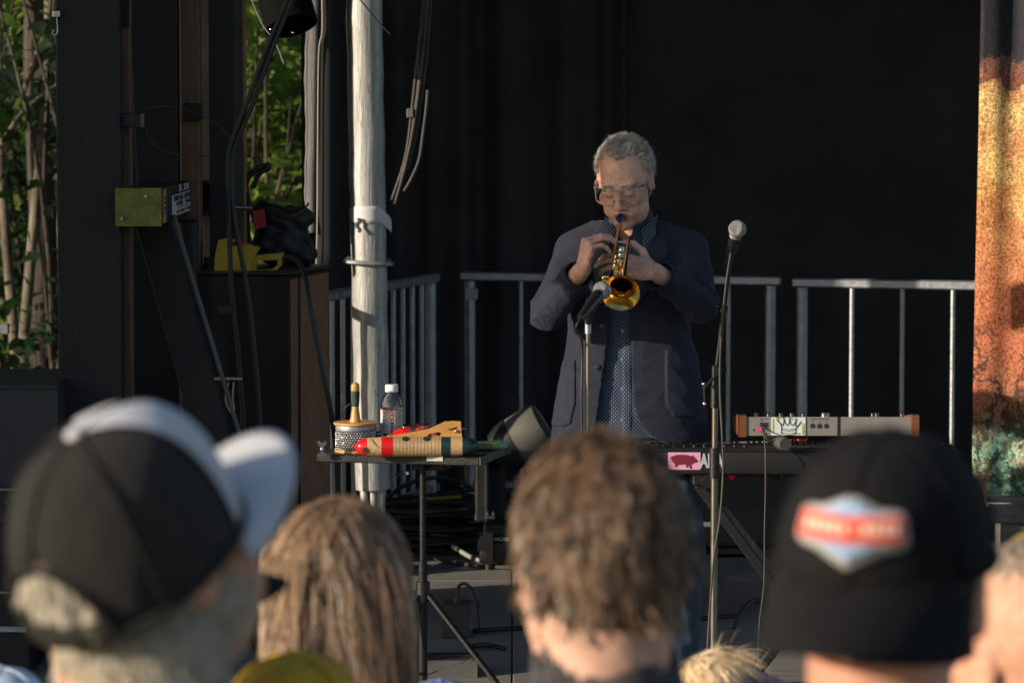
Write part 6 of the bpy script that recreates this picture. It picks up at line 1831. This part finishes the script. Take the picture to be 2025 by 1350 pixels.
# ================================================================== audience
def person(label, px, py_top, Y, yaw, H_scale=1.0, pitch=0., roll=0., skinm=None, shirtm=None, s=1.0, look=0., hairfn=None, capfn=None, group='audience seen from behind', extra_top=0.0, standing=True, scalp=None, coarse=.0075, collar=False, neck=.33, neckr=.054):
    """someone in the audience: px centre of the head, py_top crown of the skull, facing the stage; yaw>0 turns to the left"""
    top = W(px, py_top, Y)
    Hh = top.z - GROUND
    root = thing('person', label, 'person', Vector((top.x, Y, GROUND)), group, rotz=math.pi + yaw)
    sk = s
    HO_ = np.array((0, 0, Hh - .123 * sk)); HR_ = Rm(look, pitch, roll)
    v = Vol((-.30, -.22, -.01), (.30, .24, Hh + .04), coarse)
    sdf_head(v, HO_, HR_, sk, fine=True)
    neck_top = HO_ + HR_ @ np.array((0, .035, -.05)) * sk
    zs = Hh - neck * sk
    v.cap(neck_top, (0, .02, zs + .03), neckr * sk, (neckr + .007) * sk, k=.03)
    hw = .175 * (sk if sk < .95 else 1)
    v.cap((-hw * .8, .02, zs - .015), (hw * .8, .02, zs - .015), .055 * sk, k=.05)
    v.stack([(zs - .52 * Hh * .5, 0, .0, hw * .82, .10 * sk), (zs - .18, 0, .005, hw * .88, .105 * sk), (zs, 0, .015, hw * .8, .08 * sk)], k=.04)
    hip = max(.42, Hh * .50)
    for q in (-1, 1):
        v.cap((q * hw * .55, 0, hip), (q * .10, 0, Hh * .27), .085 * sk, .055 * sk, k=.04)
        v.cap((q * .10, 0, Hh * .27), (q * .11, .02, .06), .052 * sk, .038 * sk, k=.02)
        v.cap((q * .11, .02, .035), (q * .12, -.13, .03), .034 * sk, .028 * sk, k=.02)
        S_ = np.array((q * hw * 1.05, .02, zs - .02)); E_ = S_ + np.array((q * .05, .0, -.30 * sk)); W_ = E_ + np.array((-q * .02, -.08, -.24 * sk))
        v.cap(S_, E_, .050 * sk, .040 * sk, k=.03); v.cap(E_, W_, .038 * sk, .027 * sk, k=.01)
        sdf_hand(v, Vector(W_), (0, -.25, -1), (q, -.1, 0), (0, -1, .2), [(.3, .3, .2)] * 4, [(.7, -.2, .6), (.9, -.1, .3), (.95, -.1, .1)], s=.95 * sk)
    Vb, Fb = v.mesh()
    fc = Vb[Fb].mean(1); hl = (fc - HO_) @ HR_ / sk
    mi = np.zeros(len(Fb), int)
    if scalp is not None:
        mi[(hl[:, 2] > np.interp(hl[:, 1], [-.1, -.06, -.02, .03, .12], [.08, .07, .02, -.02, -.075])) & (hl[:, 2] > -.09) & ~((np.abs(hl[:, 0]) > .075) & (hl[:, 2] < .03))] = 1
    npmesh('body', Vb, Fb, [skinm, scalp or skinm], root, world=False, smooth=180, midx=mi)
    # shirt
    c = Vol((-.32, -.24, zs - .62), (.32, .26, zs + .12), .0085)
    c.cap((-hw * .8, .02, zs - .012), (hw * .8, .02, zs - .012), .068 * sk, k=.05)
    c.stack([(zs - .60, 0, .0, hw * 1.0 + .01, .13 * sk), (zs - .30, 0, .0, hw * .98, .125 * sk), (zs - .12, 0, .01, hw * .95, .12 * sk), (zs, 0, .015, hw * .85, .095 * sk)], k=.04)
    for q in (-1, 1):
        S_ = np.array((q * hw * 1.05, .02, zs - .02)); E_ = S_ + np.array((q * .05, .0, -.30 * sk))
        c.cap(S_, S_ + (E_ - S_) * .85, .066 * sk, .062 * sk, k=.03)
    if collar:
        c.cap((0, .03, zs + .02), (0, .02, zs + .065), .082 * sk, .079 * sk, k=.02)
    c.cap((0, .0, zs + .035), (0, -.03, zs + .14), .066 * sk, .075 * sk, k=.01, op='s')
    c.cap((0, .03, zs + .02), (0, .0, zs + .14), .064 * sk, .068 * sk, k=.004, op='s')
    sl, X, Y_, Z = c.block((-9, -9, -9), (9, 9, 9))
    c.d += (.004 * np.sin(Z * 40 + X * 30) * np.sin(X * 37 - Z * 20 + Y_ * 30)).astype(np.float32)
    Vc, Fc = c.mesh(); npmesh('shirt', Vc, Fc, shirtm, root, world=False, smooth=180)
    t_ = Vol((-.26, -.2, .02), (.26, .22, hip + .12), .01)
    t_.stack([(hip - .04, 0, 0, hw * .92, .125 * sk), (hip + .09, 0, 0, hw * .88, .115 * sk)], k=.04)
    for q in (-1, 1):
        t_.cap((q * hw * .55, 0, hip), (q * .10, 0, Hh * .27), .105 * sk, .078 * sk, k=.04)
        t_.cap((q * .10, 0, Hh * .27), (q * .11, .02, .07), .078 * sk, .065 * sk, k=.02)
    Vt, Ft = t_.mesh(); npmesh('trousers', Vt, Ft, denim, root, world=False, smooth=180)
    if hairfn: hairfn(root, HO_, HR_, sk)
    if capfn: capfn(root, HO_, HR_, sk)
    return root

def cap_hat(root, O, R, s, front, back, brimm, tilt=.0, arch=False, patch=False, button=None, backwards=False, brim_len=.075, droop=.022, curve=.030, capyaw=0.0, seat=.022):
    """baseball cap; built in the head frame (face to -y)"""
    Rc = R @ Rm((math.pi if backwards else 0) + capyaw, 0, 0) @ Rm(0, -tilt, 0)
    C0 = np.array((0, .011, seat))
    rx, ry, rz_ = .0885, .110, .128 - seat
    def P(x, y, z):
        p = O + R @ (C0 * s) + Rc @ (np.array((x, y, z)) * s)
        return Vector(p)
    def dome(th, ph, off=0.0):
        # th 0 at front (-y), ph 0 rim .. pi/2 top ; slightly squared profile
        cp = math.cos(ph) ** .82; sp_ = math.sin(ph) ** .92
        x = (rx + off) * math.sin(th) * cp; y = -(ry + off) * math.cos(th) * cp
        fr = max(0, math.cos(th)) * math.cos(ph) * math.sin(ph) * .03
        seam = -.0012 * (abs(math.sin(th * 3)) < .08)
        return (x, y - fr, (rz_ + off) * sp_ + seam)
    def panel(name, t0, t1, m, off=0.0, nb=20, skip=None):
        b = MB()
        V_ = []; idx = {}
        nph = 14
        F_ = []
        for i in range(nb + 1):
            for k in range(nph + 1):
                V_.append(P(*dome(t0 + (t1 - t0) * i / nb, (math.pi / 2) * k / nph, off)))
        for i in range(nb):
            for k in range(nph):
                th = t0 + (t1 - t0) * (i + .5) / nb; ph = (math.pi / 2) * (k + .5) / nph
                if skip and skip(th, ph): continue
                a = i * (nph + 1) + k
                F_.append((a, a + nph + 1, a + nph + 2, a + 1))
        b._add(V_, F_)
        return b.build(name, m, root, world=False, smooth=180, solid=.003 * s)
    sk_ = (lambda th, ph: arch and abs(((th - math.pi + math.pi) % (2 * math.pi)) - math.pi) < .0) 
    def arch_skip(th, ph):
        d = abs((th % (2 * math.pi)) - math.pi)
        return arch and (d / .62) ** 2 + (ph / .52) ** 2 < 1
    f = 1.05
    panel('front_panel', -f, f, front, .0005)
    panel('back_panels', f, 2 * math.pi - f, back, 0, 44, arch_skip)
    # sweatband rim
    MB().tube([P(*dome(t, 0.02, .001)) for t in np.linspace(.0 if not arch else math.pi + .62, 2 * math.pi if not arch else 3 * math.pi - .62, 48)], .0042 * s, 6).build('rim', back, root, world=False, smooth=180)
    if arch:
        MB().tube([P(*dome(math.pi + .62 * math.cos(a), .52 * math.sin(a), .002)) for a in np.linspace(0, math.pi, 20)], .004 * s, 6).build('arch_trim', back, root, world=False)
        b = MB(); b.grid(14, 2, lambda i, k: P(*dome(math.pi - .66 + 1.32 * i, .0 + .13 * k, .002)))
        b.build('strap', back, root, world=False, smooth=180, solid=.002)
    # seams
    for th in (f, -f, math.pi, f + .99, -f - .99, 0):
        lo_ = .55 if (arch and abs(th - math.pi) < .01) else .0
        MB().tube([P(*dome(th, p_, .0016)) for p_ in np.linspace(lo_, math.pi / 2, 14)], .0016 * s, 5).build('seam', back, root, world=False)
    MB().sphere((0, 0, 0), (.0085 * s, .0085 * s, .005 * s), 12, frame_m(P(0, 0, rz_ + .002), z=Vector(Rc @ np.array((0, 0, 1))))).build('button', button or back, root, world=False)
    # brim
    b = MB()
    def brim(u, v):
        t = (u - .5) * 2 * 1.12
        x0_, y0_, _ = dome(t, .03)
        L_ = brim_len * (math.cos(t / 1.12 * math.pi / 2) ** .55)
        x = x0_ * (1 + .08 * v); y = y0_ - L_ * v
        z = .002 - droop * v - curve * (x / .09) ** 2 * (.35 + .65 * v)
        return P(x, y, z)
    b.grid(26, 8, brim)
    b.build('brim', brimm, root, world=False, smooth=180, solid=.0035 * s)
    if patch:
        def on_dome(u, v, off):
            # u,v metres on the front panel; centre at ph ~ .45
            return P(*dome(u / (rx * .95), .47 + v / rz_ * 1.02, off))
        def sheet(name, outline, m, off, n=1):
            b = MB()
            # triangulate finely: scan rows
            xs = [p[0] for p in outline]; zs_ = [p[1] for p in outline]
            NX = 44
            x0_, x1_ = min(xs), max(xs)
            def span(x):
                ys = []
                for i in range(len(outline)):
                    (ax_, ay), (bx_, by) = outline[i], outline[(i + 1) % len(outline)]
                    if (ax_ - x) * (bx_ - x) <= 0 and abs(ax_ - bx_) > 1e-9:
                        ys.append(ay + (by - ay) * (x - ax_) / (bx_ - ax_))
                return (min(ys), max(ys)) if ys else (0, 0)
            def fn(u, v):
                x = x0_ + (x1_ - x0_) * (.002 + .996 * u); lo_, hi_ = span(x)
                return on_dome(x, lo_ + (hi_ - lo_) * v, off)
            b.grid(NX, 8, fn)
            return b.build(name, m, root, world=False, smooth=180, solid=.0006)
        w_, h_ = .047, .030
        hexo = [(-w_, -.010), (-w_ + .004, -.016), (-w_ + .012, -.0175), (-.026, -.0185), (-.004, -h_), (.004, -h_), (.026, -.0185), (w_ - .012, -.0175), (w_ - .004, -.016), (w_, -.010), (w_, .010), (w_ - .004, .016), (w_ - .012, .0175), (.026, .0185), (.004, h_), (-.004, h_), (-.026, .0185), (-w_ + .012, .0175), (-w_ + .004, .016), (-w_, .010)]
        sheet('patch', hexo, mat('grey_patch_border', (.30, .30, .29), .8), .004)
        sheet('patch_field', [(x * .87, z * .84) for x, z in hexo], mat('white_patch', (.48, .50, .54), .8), .0052)
        sheet('patch_diamond', [(-.028, .011), (0, .024), (.028, .011), (.028, -.011), (0, -.024), (-.028, -.011)], mat('pale_blue_patch', (.22, .34, .55), .8), .0062)
        sheet('patch_bar', [(-.0445, -.0125), (.0445, -.0125), (.0445, .0125), (-.0445, .0125)], mat('pale_pink_patch', (.5, .28, .28), .8), .0070)
        sheet('patch_bar', [(-.042, -.0098), (.042, -.0098), (.042, .0098), (-.042, .0098)], mat('red_patch', (.50, .04, .022), .8), .0078)
        x = -.036
        for wd_, gp in ((.0055, .002), (.005, .002), (.006, .002), (.0055, .002), (.005, .006), (.002, .005), (.006, .002), (.0045, .002), (.0045, .002), (.005, .002)):
            sheet('patch_letter', [(x, -.0042), (x + wd_, -.0042), (x + wd_, .0042), (x, .0042)], mat('cream_thread', (.68, .50, .40), .8), .0086)
            x += wd_ + gp

blackcap = mat('black_cap_cotton', (.008, .008, .009), .95, 0, .25, 30, .3, 300, spec=.2)
blackmesh = mat('black_cap_mesh', (.016, .015, .014), .85, 0, .3, 60, .8, 420)
whitecap = mat('white_cap_cotton', (.42, .43, .47), .9, 0, .08, 20, .2, 300)
skin_a = skin('skin_sunned', (.52, .27, .18))
skin_b = skin('skin_pale', (.56, .33, .25))
skin_c = skin('skin_ruddy', (.50, .24, .17))

brownh = mat('brown_hair', (.165, .10, .057), .32, 0, .7, 25, island=.75, spec=.5)
browns = mat('brown_scalp', (.035, .022, .014), .8, 0, .3, 20)
dirtyb = mat('dark_blond_hair', (.23, .145, .085), .42, 0, .5, 10, island=.75, spec=.5)
dirtys = mat('dark_blond_scalp', (.26, .15, .115), .8, 0, .3, 20)
greyb = mat('grey_blond_hair', (.44, .40, .33), .5, 0, .3, 12, island=.4, spec=.4)
greys = mat('grey_blond_scalp', (.22, .18, .13), .8, 0, .3, 20)
blondh = mat('blond_hair', (.75, .58, .36), .45, 0, .3, 12, island=.45, spec=.5)
purph = mat('purple_hair', (.10, .07, .30), .5, 0, .3, 12, island=.4)

def backroots(low=-.55, side=-.45):
    def f(u):
        return (u[:, 2] > np.interp(u[:, 1], [-1, -.6, -.3, 0, .3, 1], [.75, .6, .2, side, low, low]))
    return f
def underroots(u):
    """below the cap rim and inside the strap opening"""
    return ((u[:, 2] < -.35) & (u[:, 1] > -.80)) | ((u[:, 1] > .6) & (u[:, 2] < .10) & (np.abs(u[:, 0]) < .5))

# 1. man with brown curly hair in the middle
def hair_mid(root, O, R, s):
    hair('hair', root, brownh, O, R, backroots(-.98, -.75), 26000, .048, 7, .0011, lift=.0085, wave=.0058, wfreq=125, clumps=800, spread=.006, flow=(0, .05, -.80), grav=.14, flyp=.10, seed=41, jitter=.30, s=s, out=.04)
person('man with short wavy brown hair, bare neck and dark collar, front row centre', 1183, 876, 3.42, rad(14), s=.985, pitch=rad(3), skinm=skin_b, shirtm=mat('charcoal_shirt', (.045, .042, .048), .9, 0, .2, 30, .3, 200), hairfn=hair_mid, scalp=browns, collar=True, neck=.303, neckr=.062)

# 2. man with black trucker cap worn backwards
def cap_right(root, O, R, s):
    cap_hat(root, O, R, s, blackcap, blackcap, blackcap, tilt=-.16, backwards=True, patch=True, brim_len=.075, droop=.034, capyaw=-.24)
person('man in a black cap worn backwards with a red and blue patch', 1750, 864, 2.9, rad(-7), s=1.02, pitch=rad(2), roll=rad(-3), skinm=skin_c, shirtm=mat('light_grey_shirt', (.4, .4, .42), .9), capfn=cap_right, scalp=browns)

# 3. man with white-fronted cap, grey hair, turned to the right
def cap_left(root, O, R, s):
    cap_hat(root, O, R, s, whitecap, blackmesh, whitecap, tilt=.12, arch=True, button=whitecap, brim_len=.090, droop=.004, curve=.022, seat=-.010)
    hair('hair', root, greyb, O, R, underroots, 14000, .028, 6, .0013, lift=.005, wave=.001, wfreq=80, clumps=900, spread=.010, flow=(0, .1, -.9), grav=.12, seed=42, jitter=.35, s=s, out=.1)
def hair_left(root, O, R, s):
    hair('nape_hair', root, greyb, O, R, lambda u: (u[:, 1] > -.25) & (u[:, 2] > -.75) & (u[:, 2] < .8), 9000, .030, 5, .0013, lift=.006, wave=.0015, clumps=900, spread=.010, flow=(0, .05, -.95), grav=.1, seed=50, jitter=.3, rad_e=(.070, .066, .075), cen=(0, .030, -.075), s=s, out=.15)
    hair('beard', root, greyb, O, R, lambda u: (u[:, 2] < .15) & (u[:, 2] > -.9) & (np.abs(u[:, 0]) > .25), 7000, .010, 4, .0013, lift=.002, wave=.0005, clumps=1500, spread=.012, flow=(0, -.25, -.9), grav=.1, seed=49, rad_e=(.067, .072, .088), cen=(0, -.022, -.042), s=s, out=.25)
person('grey-haired man in a white-fronted black mesh cap turned to the right', 276, 806, 2.9, rad(-38), s=.985, pitch=rad(-24), roll=rad(0), skinm=skin_a, shirtm=mat('navy_shirt', (.03, .035, .06), .9), hairfn=hair_left, capfn=cap_left, scalp=greys)

# 4. person in black cap and yellow shirt, profile to the right
def cap_blk(root, O, R, s):
    cap_hat(root, O, R, s, blackcap, blackcap, blackcap, tilt=.05, brim_len=.07)
person('person in a black cap in profile, mostly hidden behind the white-fronted cap', 262, 950, 3.75, rad(-72), s=1.0, pitch=rad(2), skinm=skin_c, shirtm=MATS['navy_shirt'], capfn=cap_blk, scalp=browns)
def cap_yel(root, O, R, s):
    yc_ = mat('mustard_cotton', (.42, .27, .015), .85, 0, .35, 14, .3, 100)
    cap_hat(root, O, R, s, yc_, yc_, yc_, tilt=.0, brim_len=.06)
person('child in a mustard yellow cap at the bottom edge below the long-haired woman', 582, 1300, 3.9, rad(-10), s=.95, skinm=skin_b, shirtm=MATS['navy_shirt'], capfn=cap_yel, scalp=browns)

# 5. woman with long wavy dark-blond hair
def hair_long(root, O, R, s):
    def bodyf(q):
        # shoulders and back push the hair outward
        z = q[:, 2]; below = z < -.15
        yb = .085 * s
        q = q.copy()
        q[:, 0] = np.sign(q[:, 0]) * np.minimum(np.abs(q[:, 0]), .092 + .25 * np.maximum(np.abs(q[:, 0]) - .092, 0))
        q[:, 1] = np.where(below & (q[:, 1] < yb) & (q[:, 1] > -.02), np.minimum(yb, q[:, 1] + .012), q[:, 1])
        return q
    br_ = backroots(-.6)
    hair('hair', root, dirtyb, O, R, lambda u: br_(u) & ((u[:, 2] < .72) | (np.sin(u[:, 0] * 9173 + u[:, 1] * 7919) > .35)), 12000, .36, 16, .0014, lift=.008, wave=.011, wfreq=44, clumps=420, spread=.009, flow=(0, .06, -.5), grav=.10, seed=43, jitter=.16, s=s, out=.12, body=bodyf)
person('woman with long wavy dark-blond hair parted on top', 664, 990, 4.45, rad(4), s=1.0, pitch=rad(6), skinm=skin_b, shirtm=mat('dark_top', (.03, .028, .03), .9), hairfn=hair_long, scalp=dirtys)

# 6. two people at the far right
def hair_bald(root, O, R, s):
    hair('hair', root, greyb, O, R, lambda u: (u[:, 2] > .72) & (u[:, 1] > -.5), 1500, .02, 4, .0018, lift=.004, clumps=300, seed=47, s=s)
person('balding man with a little grey hair on top cut off by the right edge', 2052, 1072, 3.9, rad(25), s=1.06, skinm=skin_a, shirtm=mat('brown_shirt', (.10, .06, .05), .9), hairfn=hair_bald, scalp=None)
def cap_olive(root, O, R, s):
    cap_hat(root, O, R, s, mat('olive_camo', (.16, .11, .03), .9, 0, .6, 20), MATS['olive_camo'], MATS['olive_camo'], tilt=.0, brim_len=.06)
person('person in an olive cap showing above the balding man at the right edge', 2085, 1050, 4.7, rad(0), s=1.0, skinm=skin_a, shirtm=MATS['brown_shirt'], capfn=cap_olive, scalp=browns)

# 7. blond child near the stage
def hair_child(root, O, R, s):
    hair('hair', root, [blondh, purph], O, R, backroots(-.6), 8000, .10, 9, .0014, lift=.012, wave=.0025, wfreq=50, clumps=500, spread=.010, flow=(-.45, .2, -.4), grav=.10, seed=44, jitter=.3, s=s, out=.3, midx=lambda u: (u[:, 0] < -.42))
person('small blond child with purple-tinted hair at the bottom edge', 1408, 1303, 6.0, rad(10), s=.92, skinm=skin_b, shirtm=mat('violet_shirt', (.12, .09, .32), .9), hairfn=hair_child, scalp=mat('blond_scalp', (.3, .2, .1), .8))

# 8. child in pale blue hat, bottom left corner
def cap_pale(root, O, R, s):
    cap_hat(root, O, R, s, mat('pale_blue_cotton', (.42, .50, .60), .9, 0, .35, 30), MATS['pale_blue_cotton'], MATS['pale_blue_cotton'], brim_len=.05)
person('child in a pale blue and white cap in the bottom left corner', 2, 1325, 5.2, rad(0), s=.9, skinm=skin_b, shirtm=MATS['white_tape'] if 'white_tape' in MATS else whitecap, capfn=cap_pale, scalp=browns)

# 9. child in blue cap, bottom edge
def cap_blue(root, O, R, s):
    cap_hat(root, O, R, s, mat('royal_blue_cotton', (.10, .16, .38), .9, 0, .2, 30), MATS['royal_blue_cotton'], MATS['royal_blue_cotton'], brim_len=.05)
person('child in a blue cap just showing at the bottom edge below the floor unit', 872, 1352, 5.4, rad(0), s=.9, skinm=skin_b, shirtm=MATS['navy_shirt'], capfn=cap_blue, scalp=browns)
